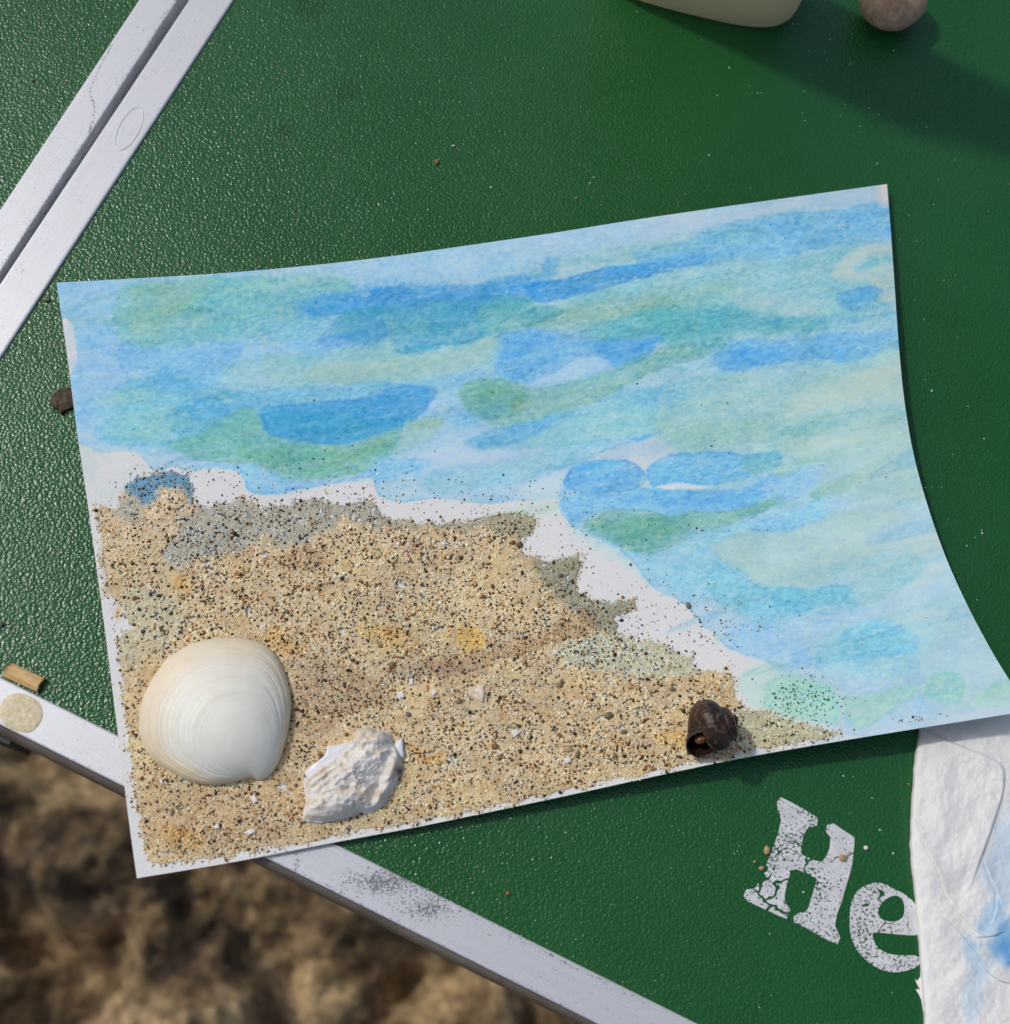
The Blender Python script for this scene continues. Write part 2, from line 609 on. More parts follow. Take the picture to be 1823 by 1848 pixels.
def reflection_strip(t0, t1):
    """added rounded strip, its taupe paints the reflection of the sand on the outer wall of the border rail"""
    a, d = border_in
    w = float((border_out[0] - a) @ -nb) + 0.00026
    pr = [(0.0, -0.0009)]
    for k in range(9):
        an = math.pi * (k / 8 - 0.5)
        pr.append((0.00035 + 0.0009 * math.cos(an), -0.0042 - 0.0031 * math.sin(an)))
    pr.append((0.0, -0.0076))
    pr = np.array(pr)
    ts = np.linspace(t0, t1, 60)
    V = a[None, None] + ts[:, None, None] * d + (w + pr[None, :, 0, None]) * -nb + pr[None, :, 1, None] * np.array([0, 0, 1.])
    mesh_np('painted_reflection_strip', V.reshape(-1, 3), grid_faces(60, len(pr)), M_REFLECTION, table)


reflection_strip(tb(border_in, cor_r) + 0.0002, tb(border_in, cor_r) + 0.40)
reflection_strip(tb(border_in, cor_l) - 0.095, tb(border_in, cor_l) - 0.0002)

# cream plug in the border rail and its small dimple
def dome(name, centre, rx, ry, ang, h, mat, parent, seed=0, dimple=0.0, colors=None, nr=26, na=60, rough=0.0):
    r = np.linspace(0, 1, nr); a = np.linspace(0, 2 * math.pi, na, endpoint=False)
    A, R = np.meshgrid(a, r, indexing='ij')
    wob = 1 + 0.08 * (vnoise(np.cos(A) * 1.7 + 5, np.sin(A) * 1.7 + 5, seed) - 0.5) * 2
    x = R * np.cos(A) * rx * wob; y = R * np.sin(A) * ry * wob
    z = h * np.sqrt(np.clip(1 - R ** 3, 0, 1))
    z += rough * (fbm(x * 2600 + 40, y * 2600 + 40, seed + 3, 3) - 0.5) * np.clip((1 - R) * 6, 0, 1)
    if dimple:
        z -= dimple * np.exp(-((x / rx) ** 2 + (y / ry) ** 2) / 0.03)
        z += dimple * 1.2 * np.exp(-(((x / rx - 0.12) ** 2 + (y / ry - 0.15) ** 2) / 0.012))
    ca_, sa = math.cos(ang), math.sin(ang)
    V = np.stack([centre[0] + x * ca_ - y * sa, centre[1] + x * sa + y * ca_, centre[2] + z], -1).reshape(-1, 3)
    return mesh_np(name, V, grid_faces(na, nr, True), mat, parent)


M_CREAM = mat_plain('cream_plug', (0.62, 0.50, 0.27), (0.80, 0.72, 0.50), 1500, 0.6, 0.4, 0.0001, 1800)
c = P(38, 1287, RAIL_TOP - 0.00003)
dome('rail_plug', c, 3.75 * MM, 2.85 * MM, -0.42, 0.28 * MM, M_CREAM, table, 3, 0.12 * MM, rough=0.12 * MM)

# stamped oval in the hinge rail: a raised ring
def ring(name, centre, rx, ry, ang, w, h, mat, parent, na=64, nk=8):
    a = np.linspace(0, 2 * math.pi, na, endpoint=False); k = np.linspace(0, math.pi, nk)
    A, K = np.meshgrid(a, k, indexing='ij')
    wob = 1 + 0.05 * (vnoise(A * 2, A * 0, 4) - 0.5)
    x = (rx * wob + np.cos(K) * w) * np.cos(A); y = (ry * wob + np.cos(K) * w) * np.sin(A)
    z = np.sin(K) * h
    ca_, sa = math.cos(ang), math.sin(ang)
    V = np.stack([centre[0] + x * ca_ - y * sa, centre[1] + x * sa + y * ca_, centre[2] + z], -1).reshape(-1, 3)
    cc = np.zeros((len(V), 3)); cc[:, 1:] = 0.3
    return mesh_np(name, V, grid_faces(na, nk, True), mat, parent, cc)


ring('stamped_oval', P(233, 232, RAIL_TOP - 0.00002), 4.7 * MM, 1.85 * MM, math.radians(72), 0.16 * MM, 0.09 * MM, M_ALU, table)
# dark plastic corner block under the border rail
p0 = P(-6, 1322, -0.006)
cv = np.array([p0 - db * 0.012 + nb * 0.004, p0 + db * 0.0026 + nb * 0.004, p0 + db * 0.0030 - nb * 0.0008, p0 - db * 0.012 - nb * 0.0022])
prism('corner_block', cv, 0.012, M_BLACK, table, -0.0052)

# ------------------------------------------------------------------ printed letters H, e
def letter(outlines, label, smooth=True):
    cu = bpy.data.curves.new('tmp', 'CURVE')
    cu.dimensions = '2D'; cu.fill_mode = 'BOTH'; cu.extrude = 0.00002
    base = np.array(table.location)
    for ol in outlines:
        px = np.array(ol, float) / 3.1434 + np.array([1300, 1260])
        if smooth: px = smooth_poly(px, 3)
        q = P(px[:, 0], px[:, 1], 0.0) - base
        sp = cu.splines.new('POLY')
        sp.points.add(len(q) - 1)
        for k, v in enumerate(q): sp.points[k].co = (v[0], v[1], 0, 1)
        sp.use_cyclic_u = True
    t = bpy.data.objects.new('tmp', cu)
    COL.objects.link(t)
    me = bpy.data.meshes.new_from_object(t.evaluated_get(bpy.context.evaluated_depsgraph_get()))
    bpy.data.objects.remove(t)
    me.materials.clear(); me.materials.append(M_PAINT)
    o = bpy.data.objects.new('printed_letter', me)
    COL.objects.link(o)
    o.parent = table
    o.location = (0, 0, 0.00006 - base[2])
    o['label'] = label


letter([[(320, 590), (345, 562), (420, 600), (490, 640), (555, 680), (547, 725), (500, 735), (475, 770), (457, 850), (460, 885),
         (530, 920), (575, 930), (600, 900), (620, 850), (625, 790), (600, 760), (605, 720), (640, 710), (700, 750), (760, 790),
         (760, 830), (750, 930), (740, 980), (715, 1060), (690, 1150), (660, 1230), (650, 1290), (680, 1360), (665, 1395),
         (600, 1370), (480, 1300), (420, 1272), (415, 1240), (450, 1217), (480, 1215), (500, 1190), (520, 1120), (545, 1035),
         (538, 1018), (430, 970), (400, 978), (385, 1030), (365, 1110), (365, 1150), (395, 1200), (375, 1255), (300, 1220),
         (160, 1155), (130, 1130), (145, 1085), (195, 1080), (215, 1050), (250, 970), (290, 870), (330, 760), (345, 690), (325, 630)]],
       'worn white capital H with cracked paint', False)
letter([[(735, 1230), (740, 1180), (760, 1120), (800, 1075), (860, 1050), (920, 1050), (980, 1080), (1040, 1110), (1090, 1150),
         (1115, 1200), (1130, 1280), (1125, 1342), (1000, 1340), (872, 1330), (870, 1370), (890, 1410), (930, 1440), (980, 1455),
         (1050, 1460), (1100, 1460), (1135, 1480), (1120, 1520), (1060, 1545), (980, 1555), (900, 1535), (820, 1480), (765, 1410), (737, 1330)],
        [(905, 1180), (940, 1140), (990, 1120), (1030, 1140), (1045, 1190), (1035, 1240), (1000, 1265), (950, 1265), (910, 1250), (895, 1215)]],
       'worn white small e half under the tissue')

# ================================================================== PAINTED CARD
card = empty('painted_card', P(900, 900, 0.0),
             'watercolour card of blue sea with a beach of real glued sand', 'painting')
E_TOP = smooth_poly([(102, 510), (250, 502), (400, 493), (550, 480), (700, 463), (850, 442), (1000, 420), (1150, 396), (1300, 374), (1450, 353), (1601, 332)], 8, False)
E_BOT = smooth_poly([(247, 1585), (420, 1556), (600, 1521), (750, 1493), (900, 1462), (1050, 1430), (1200, 1397), (1350, 1366), (1500, 1340), (1660, 1314), (1823, 1288), (1856, 1281)], 8, False)
E_LEF = smooth_poly([(102, 510), (121, 640), (139, 780), (157, 900), (175, 1030), (191, 1150), (206, 1270), (221, 1390), (235, 1500), (247, 1585)], 8, False)
E_RIG = smooth_poly([(1601, 332), (1608, 420), (1615, 520), (1622, 620), (1632, 720), (1648, 815), (1672, 905), (1705, 1000), (1745, 1090), (1790, 1175), (1830, 1240), (1856, 1281)], 8, False)


def arc(poly, t):
    d = np.concatenate([[0], np.cumsum(np.linalg.norm(np.diff(poly, axis=0), axis=1))])
    d /= d[-1]
    return np.stack([np.interp(t, d, poly[:, 0]), np.interp(t, d, poly[:, 1])], -1)


def card_px(s, t):
    s = np.asarray(s, float); t = np.asarray(t, float)
    S = s[..., None]; T = t[..., None]
    c00, c10, c01, c11 = [np.array(v, float) for v in ((102, 510), (1601, 332), (247, 1585), (1856, 1281))]
    return ((1 - T) * arc(E_TOP, s) + T * arc(E_BOT, s) + (1 - S) * arc(E_LEF, t) + S * arc(E_RIG, t)
            - ((1 - S) * (1 - T) * c00 + S * (1 - T) * c10 + (1 - S) * T * c01 + S * T * c11))


def card_z(s, t):
    z = 0.95 * MM + 7.2 * MM * np.clip(s - 0.08, 0, 1) ** 1.2 * (0.25 + 0.75 * t ** 1.2)
    z = z + 0.25 * MM * np.sin(s * 7 + t * 2) + 0.16 * MM * np.sin(s * 15 - t * 6 + 1) * (1 - t) + 0.10 * MM * np.sin(s * 23 + t * 11)
    return z


def card_pt(s, t, dz=0.0):
    px = card_px(s, t)
    return P(px[..., 0], px[..., 1], card_z(s, t)) + np.array([0, 0, 1.0]) * np.asarray(dz)[..., None], px


# ---- the watercolour: every brush stroke is an outline with its own pigment
WHITE = (228, 226, 221)
STROKES = [  # colour, alpha, hardness (0 soft .. 1 hard), outline
 ((184, 209, 232), .95, 1, [(60, 480), (1700, 280), (1900, 1320), (1560, 1330), (1480, 1290), (1420, 1225), (1381, 1192), (1324, 1173), (1285, 1144), (1237, 1091), (1200, 1072), (1177, 1057), (1121, 995), (1072, 972), (1029, 949), (1006, 916), (1009, 896), (930, 906), (865, 911), (799, 899), (740, 905), (684, 897), (663, 863), (574, 878), (495, 889), (449, 884), (429, 848), (343, 849), (310, 842), (277, 848), (245, 817), (185, 818), (139, 797), (60, 780)]),
 ((200, 205, 222), .8, 0, [(1180, 395), (1400, 360), (1600, 328), (1604, 370), (1450, 385), (1300, 405), (1180, 440)]),
 ((190, 211, 235), .7, 0, [(650, 475), (900, 440), (1150, 400), (1250, 400), (1150, 450), (1000, 470), (850, 500), (660, 510)]),
 ((172, 203, 240), .8, .3, [(100, 510), (210, 505), (215, 560), (205, 620), (225, 690), (180, 740), (150, 770), (125, 700), (110, 600)]),
 ((186, 208, 235), .6, .2, [(135, 575), (200, 560), (215, 640), (200, 700), (140, 690)]),
 ((150, 198, 198), .85, .5, [(208, 545), (235, 509), (330, 503), (450, 497), (600, 500), (640, 520), (600, 560), (540, 595), (470, 606), (400, 618), (343, 624), (268, 629), (215, 612), (205, 585)]),
 ((170, 194, 165), .5, 0, [(240, 520), (340, 510), (370, 540), (320, 580), (280, 610), (230, 600), (240, 560)]),
 ((120, 190, 208), .55, 0, [(350, 540), (450, 530), (500, 560), (450, 590), (360, 600)]),
 # strong blue band
 ((165, 205, 236), .7, .1, [(480, 600), (560, 580), (620, 600), (700, 600), (680, 640), (560, 640)]),
 ((92, 166, 226), .9, .3, [(535, 548), (600, 527), (700, 515), (780, 515), (860, 512), (940, 495), (998, 468), (1006, 492), (970, 520), (962, 548), (880, 560), (760, 565), (640, 570), (560, 575)]),
 ((72, 150, 218), .6, .05, [(660, 525), (760, 518), (880, 522), (900, 545), (800, 560), (680, 555)]),
 ((92, 170, 200), .85, .7, [(600, 592), (630, 560), (760, 548), (900, 535), (960, 545), (952, 570), (896, 602), (800, 629), (725, 639), (706, 612), (640, 618)]),
 ((130, 186, 175), .4, 0, [(860, 560), (920, 535), (970, 545), (960, 580), (880, 600)]),
 ((84, 158, 224), .85, .6, [(574, 618), (600, 590), (680, 577), (698, 600), (670, 620), (600, 624)]),
 ((80, 160, 226), .9, .9, [(948, 518), (985, 508), (1018, 502), (1080, 488), (1140, 474), (1202, 464), (1257, 459), (1291, 464), (1250, 480), (1213, 487), (1150, 503), (1090, 522), (1028, 538), (972, 547), (955, 535)]),
 ((136, 188, 229), .9, .6, [(1150, 455), (1230, 435), (1276, 414), (1326, 398), (1376, 391), (1464, 381), (1540, 373), (1620, 366), (1620, 436), (1550, 440), (1495, 447), (1420, 462), (1370, 468), (1291, 476), (1220, 482), (1160, 470)]),
 ((160, 201, 210), .9, .15, [(1020, 545), (1150, 508), (1250, 490), (1350, 472), (1450, 462), (1530, 445), (1620, 455), (1630, 560), (1500, 590), (1350, 600), (1200, 590), (1060, 590)]),
 ((214, 211, 205), .8, .2, [(1545, 450), (1625, 432), (1625, 460), (1560, 470), (1545, 490), (1625, 480), (1630, 560), (1590, 545), (1570, 510), (1500, 500)]),
 ((150, 195, 205), .6, .5, [(1560, 462), (1612, 455), (1612, 470), (1580, 474)]),
 ((158, 190, 175), .6, .1, [(1150, 535), (1250, 512), (1310, 505), (1350, 520), (1270, 545), (1150, 560)]),
 ((188, 208, 214), .8, .4, [(1320, 525), (1360, 520), (1433, 540), (1483, 568), (1430, 572), (1370, 565), (1330, 548)]),
 ((120, 184, 230), .9, .8, [(1502, 538), (1520, 525), (1560, 518), (1593, 526), (1570, 545), (1543, 560), (1520, 553)]),
 ((168, 194, 184), .85, .6, [(946, 592), (975, 578), (1021, 560), (1094, 541), (1192, 536), (1215, 560), (1120, 575), (1061, 586), (1011, 596)]),
 ((108, 175, 192), .85, .8, [(940, 570), (960, 556), (988, 552), (1020, 558), (1005, 573), (970, 584), (946, 588)]),
 ((160, 200, 205), .6, .4, [(880, 575), (940, 560), (945, 590), (900, 605)]),
 ((102, 178, 196), .9, .35, [(1046, 592), (1110, 575), (1181, 559), (1291, 552), (1360, 566), (1433, 574), (1500, 582), (1464, 598), (1338, 604), (1290, 632), (1228, 643), (1185, 622), (1150, 614), (1070, 618)]),
 ((118, 183, 188), .5, .1, [(1150, 560), (1230, 560), (1260, 600), (1180, 605)]),
 ((126, 184, 232), .92, .6, [(1285, 648), (1300, 628), (1340, 615), (1433, 612), (1520, 600), (1640, 594), (1640, 628), (1580, 640), (1527, 656), (1511, 657), (1489, 646), (1417, 653), (1338, 668), (1297, 666)]),
 ((160, 198, 225), .7, .3, [(1500, 600), (1625, 596), (1625, 630), (1540, 650), (1520, 630)]),
 ((96, 168, 230), .7, .3, [(1286, 648), (1340, 632), (1420, 634), (1400, 652), (1340, 667), (1296, 664)]),
 ((130, 186, 234), .92, .7, [(894, 606), (952, 594), (995, 597), (1061, 611), (1130, 615), (1192, 611), (1182, 630), (1140, 664), (1107, 667), (1074, 644), (1040, 652), (995, 671), (949, 694), (898, 674), (889, 655)]),
 ((104, 172, 232), .6, .2, [(900, 625), (960, 605), (1000, 620), (990, 655), (940, 680), (902, 665)]),
 ((100, 170, 232), .65, .3, [(1072, 620), (1120, 612), (1182, 615), (1172, 640), (1138, 660), (1105, 660), (1078, 640)]),
 ((190, 211, 239), .85, .6, [(955, 692), (1010, 662), (1074, 640), (1107, 667), (1060, 680), (1010, 692)]),
 ((206, 210, 226), .9, .9, [(1180, 628), (1190, 622), (1203, 626), (1200, 636), (1186, 640)]),
 ((152, 192, 184), .92, .8, [(827, 713), (835, 698), (850, 689), (890, 680), (929, 689), (965, 703), (1011, 693), (1094, 673), (1143, 653), (1186, 632), (1215, 625), (1280, 632), (1260, 650), (1202, 665), (1127, 696), (1061, 729), (962, 757), (913, 766), (886, 759), (837, 732)]),
 ((128, 172, 156), .6, .1, [(842, 715), (870, 692), (920, 695), (960, 712), (945, 745), (895, 757), (860, 740)]),
 ((146, 166, 112), .7, .3, [(920, 722), (934, 716), (946, 726), (938, 738), (924, 738)]),
 ((185, 205, 210), .5, .1, [(960, 715), (1060, 695), (1150, 660), (1140, 680), (1050, 722), (970, 745)]),
 # left middle
 ((172, 206, 208), .9, .6, [(470, 640), (500, 636), (574, 641), (643, 622), (706, 613), (725, 640), (811, 627), (896, 604), (893, 650), (830, 673), (732, 692), (600, 692), (560, 694), (490, 702), (474, 670)]),
 ((192, 206, 196), .7, .4, [(575, 660), (700, 652), (820, 630), (890, 612), (885, 640), (820, 668), (700, 682), (570, 690)]),
 ((158, 199, 240), .9, .85, [(210, 640), (221, 616), (268, 630), (343, 625), (437, 614), (424, 646), (404, 668), (386, 690), (363, 686), (310, 664), (245, 667), (222, 672)]),
 ((186, 212, 236), .85, .8, [(440, 612), (480, 620), (524, 637), (475, 636), (467, 652), (478, 675), (486, 697), (420, 692), (390, 690), (428, 650)]),
 ((180, 211, 216), .7, .6, [(430, 652), (466, 650), (486, 697), (392, 690)]),
 ((140, 197, 224), .9, .25, [(200, 740), (230, 690), (271, 682), (290, 664), (324, 667), (363, 688), (420, 698), (485, 702), (560, 696), (640, 698), (700, 692), (740, 696), (650, 722), (560, 730), (475, 735), (440, 760), (380, 790), (300, 812), (200, 800), (170, 780)]),
 ((112, 182, 232), .6, .2, [(275, 680), (295, 665), (325, 668), (360, 700), (400, 730), (360, 760), (330, 720), (290, 705)]),
 ((172, 212, 214), .75, .1, [(192, 703), (240, 700), (290, 712), (330, 740), (320, 780), (270, 800), (190, 780), (175, 745)]),
 ((178, 208, 236), .6, .2, [(128, 720), (190, 690), (200, 740), (180, 790), (145, 790)]),
 ((118, 184, 214), .6, .1, [(320, 740), (400, 730), (470, 740), (440, 770), (360, 790), (310, 780)]),
 ((140, 191, 184), .9, .7, [(300, 800), (360, 780), (396, 757), (442, 735), (472, 750), (495, 785), (541, 797), (607, 803), (682, 786), (728, 762), (722, 790), (699, 825), (666, 848), (620, 858), (541, 869), (501, 862), (478, 846), (426, 836), (376, 836), (335, 822)]),
 ((122, 174, 150), .55, .05, [(440, 790), (500, 800), (600, 815), (700, 790), (690, 830), (620, 855), (530, 862), (470, 840), (430, 820)]),
 ((166, 190, 160), .5, 0, [(600, 800), (700, 780), (700, 810), (640, 835), (590, 830)]),
 ((84, 166, 226), .93, .85, [(472, 755), (472, 738), (500, 730), (574, 726), (656, 719), (700, 706), (732, 696), (781, 698), (784, 710), (755, 749), (728, 769), (660, 790), (607, 802), (541, 797), (491, 786)]),
 ((82, 168, 204), .7, .1, [(475, 740), (560, 740), (680, 750), (740, 755), (680, 785), (600, 800), (530, 793), (485, 775)]),
 ((166, 206, 246), .9, .85, [(350, 841), (430, 838), (478, 848), (520, 864), (570, 870), (640, 860), (700, 828), (780, 830), (740, 852), (684, 866), (663, 864), (574, 879), (495, 890), (449, 885), (429, 849)]),
 ((160, 198, 240), .7, .5, [(676, 832), (720, 828), (778, 830), (740, 850), (690, 868), (664, 866)]),
 ((182, 207, 202), .85, .7, [(732, 762), (760, 754), (800, 754), (802, 766), (781, 790), (738, 816), (706, 826), (722, 795)]),
 ((158, 184, 160), .6, .3, [(735, 768), (765, 756), (800, 757), (790, 768), (745, 776)]),
 ((206, 215, 230), .9, .5, [(712, 826), (770, 796), (812, 780), (870, 772), (912, 773), (860, 796), (930, 812), (990, 806), (930, 828), (860, 838), (790, 840), (760, 828)]),
 ((176, 212, 226), .85, .7, [(763, 864), (797, 845), (880, 841), (960, 824), (1028, 806), (1100, 800), (1090, 815), (1021, 846), (929, 876), (830, 890), (784, 890)]),
 ((214, 219, 224), .8, .7, [(935, 880), (1022, 848), (1015, 880), (1008, 898), (930, 905)]),
 ((166, 207, 214), .9, .6, [(842, 799), (913, 769), (1028, 742), (1127, 715), (1202, 692), (1300, 670), (1330, 690), (1250, 720), (1206, 735), (1196, 780), (1130, 790), (1028, 803), (913, 811), (853, 811)]),
 ((118, 182, 232), .75, .4, [(840, 798), (880, 781), (940, 764), (1010, 752), (980, 775), (930, 800), (890, 811), (853, 810)]),
 ((140, 192, 226), .6, .3, [(940, 762), (1060, 735), (1180, 700), (1220, 705), (1140, 730), (1000, 765)]),
 ((112, 180, 232), .8, .7, [(1140, 792), (1170, 782), (1195, 778), (1185, 788), (1155, 797)]),
 # right middle
 ((182, 209, 208), .9, .3, [(1206, 735), (1290, 690), (1350, 672), (1450, 662), (1560, 650), (1640, 625), (1680, 800), (1660, 900), (1560, 850), (1430, 830), (1330, 815), (1225, 819), (1182, 789)]),
 ((216, 214, 200), .75, .2, [(1420, 720), (1500, 690), (1580, 665), (1640, 640), (1660, 730), (1600, 725), (1520, 728), (1440, 745)]),
 ((172, 202, 198), .8, .4, [(1182, 789), (1195, 772), (1260, 765), (1340, 752), (1400, 745), (1420, 770), (1380, 790), (1323, 803), (1270, 812), (1225, 818)]),
 ((150, 196, 200), .8, .6, [(1407, 786), (1426, 770), (1490, 752), (1552, 738), (1600, 738), (1648, 742), (1620, 760), (1540, 775), (1464, 788)]),
 ((208, 214, 206), .7, .4, [(1420, 800), (1520, 785), (1640, 765), (1660, 790), (1560, 800), (1440, 815)]),
 ((150, 196, 224), .7, .4, [(1130, 712), (1180, 705), (1228, 708), (1225, 730), (1160, 735)]),
 ((222, 219, 222), .95, .9, [(1095, 812), (1150, 798), (1185, 788), (1225, 819), (1185, 832), (1168, 845), (1140, 832), (1110, 826), (1060, 832)]),
 ((118, 182, 233), .93, .95, [(1020, 868), (1035, 847), (1060, 833), (1103, 827), (1140, 830), (1160, 842), (1170, 858), (1156, 877), (1108, 890), (1060, 889), (1031, 880)]),
 ((126, 189, 232), .93, .9, [(1170, 855), (1182, 832), (1237, 817), (1295, 814), (1343, 821), (1403, 816), (1404, 842), (1367, 859), (1320, 870), (1285, 876), (1218, 871), (1182, 879)]),
 ((138, 190, 200), .75, .7, [(1340, 830), (1403, 818), (1404, 842), (1365, 859), (1342, 852)]),
 ((146, 196, 241), .92, .7, [(1010, 905), (1020, 877), (1060, 890), (1110, 892), (1156, 880), (1190, 882), (1260, 884), (1333, 882), (1380, 866), (1410, 862), (1380, 903), (1285, 924), (1199, 929), (1108, 920), (1060, 930), (1030, 948)]),
 ((116, 181, 240), .65, .3, [(1190, 893), (1280, 892), (1370, 880), (1375, 902), (1285, 922), (1210, 925), (1185, 905)]),
 ((230, 230, 234), .95, .8, [(1186, 879), (1218, 873), (1285, 878), (1240, 882), (1200, 884)]),
 ((232, 228, 205), .8, .8, [(1158, 874), (1163, 860), (1169, 874)]),
 ((140, 187, 180), .93, .7, [(1053, 945), (1075, 928), (1108, 920), (1151, 919), (1199, 929), (1270, 925), (1333, 917), (1380, 903), (1412, 893), (1417, 900), (1371, 928), (1300, 950), (1237, 973), (1180, 1004), (1132, 992), (1062, 964)]),
 ((118, 168, 148), .55, .1, [(1080, 940), (1160, 930), (1240, 935), (1230, 960), (1180, 990), (1120, 980)]),
 ((172, 212, 230), .85, .4, [(1060, 965), (1132, 992), (1180, 1004), (1237, 974), (1347, 938), (1340, 955), (1285, 991), (1320, 1020), (1280, 1030), (1285, 1067), (1240, 1078), (1190, 1060), (1125, 1000)]),
 ((162, 205, 240), .88, .6, [(1347, 945), (1400, 930), (1460, 905), (1515, 890), (1565, 895), (1525, 919), (1429, 953), (1367, 963)]),
 ((166, 203, 241), .85, .6, [(1371, 878), (1405, 853), (1486, 836), (1474, 866), (1440, 890), (1400, 900)]),
 ((174, 205, 196), .8, .6, [(1405, 842), (1460, 825), (1525, 810), (1520, 820), (1477, 833), (1400, 860)]),
 ((163, 199, 190), .85, .8, [(1465, 888), (1490, 872), (1525, 859), (1550, 857), (1525, 883), (1474, 897)]),
 ((186, 212, 206), .8, .3, [(1550, 845), (1640, 820), (1665, 900), (1600, 905), (1540, 900)]),
 ((197, 214, 211), .9, .7, [(1285, 991), (1330, 965), (1370, 964), (1429, 955), (1500, 935), (1573, 918), (1668, 925), (1650, 960), (1573, 1005), (1520, 1040), (1467, 1063), (1381, 1058), (1324, 1026)]),
 ((166, 205, 239), .88, .6, [(1560, 982), (1597, 950), (1650, 932), (1680, 930), (1690, 968), (1621, 978)]),
 ((226, 224, 222), .85, .8, [(1590, 992), (1640, 975), (1690, 962), (1705, 990), (1680, 1005), (1650, 1000)]),
 ((178, 212, 226), .8, .4, [(1500, 1035), (1560, 1010), (1640, 985), (1640, 1005), (1560, 1040)]),
 ((160, 209, 228), .9, .75, [(1277, 1040), (1290, 1022), (1314, 1024), (1362, 1053), (1453, 1064), (1525, 1057), (1530, 1070), (1520, 1087), (1429, 1110), (1357, 1110), (1304, 1087), (1282, 1067)]),
 ((130, 194, 218), .65, .5, [(1390, 1066), (1453, 1064), (1528, 1058), (1522, 1086), (1450, 1105), (1400, 1100)]),
 ((140, 202, 228), .5, .1, [(1280, 1050), (1310, 1032), (1360, 1060), (1340, 1090)]),
 ((160, 208, 222), .9, .75, [(1530, 1062), (1570, 1030), (1621, 1019), (1640, 1004), (1678, 1009), (1655, 1045), (1601, 1077), (1536, 1102)]),
 ((138, 198, 222), .55, .4, [(1580, 1030), (1640, 1006), (1676, 1010), (1650, 1045), (1600, 1065)]),
 ((222, 222, 228), .8, .6, [(1600, 1082), (1655, 1050), (1690, 1015), (1712, 1025), (1680, 1055), (1640, 1080)]),
 ((194, 213, 239), .8, .3, [(1420, 1140), (1525, 1105), (1621, 1080), (1712, 1028), (1728, 1070), (1650, 1100), (1550, 1122), (1480, 1150)]),
 ((182, 216, 226), .85, .6, [(1474, 1203), (1490, 1150), (1520, 1125), (1620, 1105), (1720, 1080), (1690, 1145), (1665, 1195), (1600, 1225), (1540, 1222)]),
 ((146, 205, 233), .85, .6, [(1510, 1156), (1530, 1132), (1570, 1120), (1640, 1130), (1660, 1160), (1640, 1178), (1590, 1190), (1549, 1196), (1515, 1178)]),
 ((178, 207, 241), .85, .6, [(1304, 1138), (1357, 1125), (1429, 1140), (1460, 1175), (1458, 1200), (1405, 1192), (1343, 1175)]),
 ((160, 208, 228), .6, .5, [(1345, 1110), (1380, 1112), (1420, 1125), (1400, 1132), (1360, 1125)]),
 ((206, 220, 216), .6, .05, [(1480, 780), (1660, 740), (1700, 950), (1790, 1150), (1860, 1270), (1700, 1290), (1640, 1150), (1560, 1100), (1500, 950)]),
 ((208, 224, 219), .85, .6, [(1338, 1218), (1400, 1200), (1480, 1228), (1530, 1250), (1520, 1300), (1480, 1300), (1400, 1285), (1350, 1262)]),
 ((182, 221, 206), .9, .7, [(1381, 1260), (1400, 1224), (1477, 1230), (1509, 1268), (1501, 1302), (1453, 1298), (1391, 1279)]),
 ((190, 220, 206), .85, .85, [(1525, 1262), (1597, 1249), (1650, 1238), (1645, 1260), (1590, 1296), (1563, 1316), (1534, 1303)]),
 ((178, 218, 208), .9, .85, [(1668, 1243), (1697, 1211), (1737, 1223), (1736, 1266), (1690, 1261)]),
 ((176, 214, 216), .6, .5, [(1615, 1245), (1680, 1230), (1700, 1250), (1660, 1262)]),
 ((190, 220, 206), .85, .8, [(1757, 1276), (1772, 1250), (1815, 1226), (1850, 1250), (1806, 1280)]),
 ((214, 216, 226), .8, .4, [(1480, 1300), (1560, 1320), (1700, 1290), (1860, 1262), (1870, 1300), (1500, 1360)]),
 ((230, 222, 220), .97, .95, [(108, 579), (127, 580), (132, 598), (138, 655), (126, 690), (112, 690)]),
 ((234, 214, 206), .85, .7, [(1588, 330), (1612, 326), (1612, 368), (1590, 366)]),
 ((222, 222, 218), .8, .7, [(120, 800), (139, 797), (185, 818), (245, 817), (277, 848), (290, 900), (140, 905)]),
]


def extra_strokes():
    """thin overlapping wisps between the big strokes"""
    r = random.Random(21)
    foam = [(139, 797), (277, 840), (343, 845), (429, 845), (495, 880), (663, 860), (799, 890), (1009, 890), (1072, 960), (1177, 1045), (1285, 1130), (1381, 1185), (1560, 1300), (1900, 1330)]
    fx, fy = [p[0] for p in foam], [p[1] for p in foam]
    cols = [(150, 198, 226), (140, 190, 232), (166, 204, 206), (178, 206, 196), (120, 182, 220), (190, 212, 226), (160, 200, 190), (206, 216, 222), (132, 186, 228)]
    out = []
    for k in range(96):
        cx = r.uniform(150, 1760)
        top = np.interp(cx, [102, 1601, 1850], [520, 350, 900 if cx > 1650 else 350])
        cy = r.uniform(top + 20, max(np.interp(cx, fx, fy) - 45, top + 60))
        L, T = r.uniform(70, 240), r.uniform(4, 15)
        an = math.radians(-9 + r.uniform(-5, 5) - max(0, (cx - 1200) / 60) * (1 if cy > 800 else .3))
        pts = []
        for q in range(10):
            t = 2 * math.pi * q / 10
            x_, y_ = L * math.cos(t), T * math.sin(t) * (1 + .4 * math.cos(t)) + 7 * math.cos(2 * t)
            pts.append((cx + x_ * math.cos(an) - y_ * math.sin(an), cy + x_ * math.sin(an) + y_ * math.cos(an)))
        out.append((r.choice(cols), r.uniform(.28, .55), r.choice([.1, .3, .5, .6]), pts))
    return out


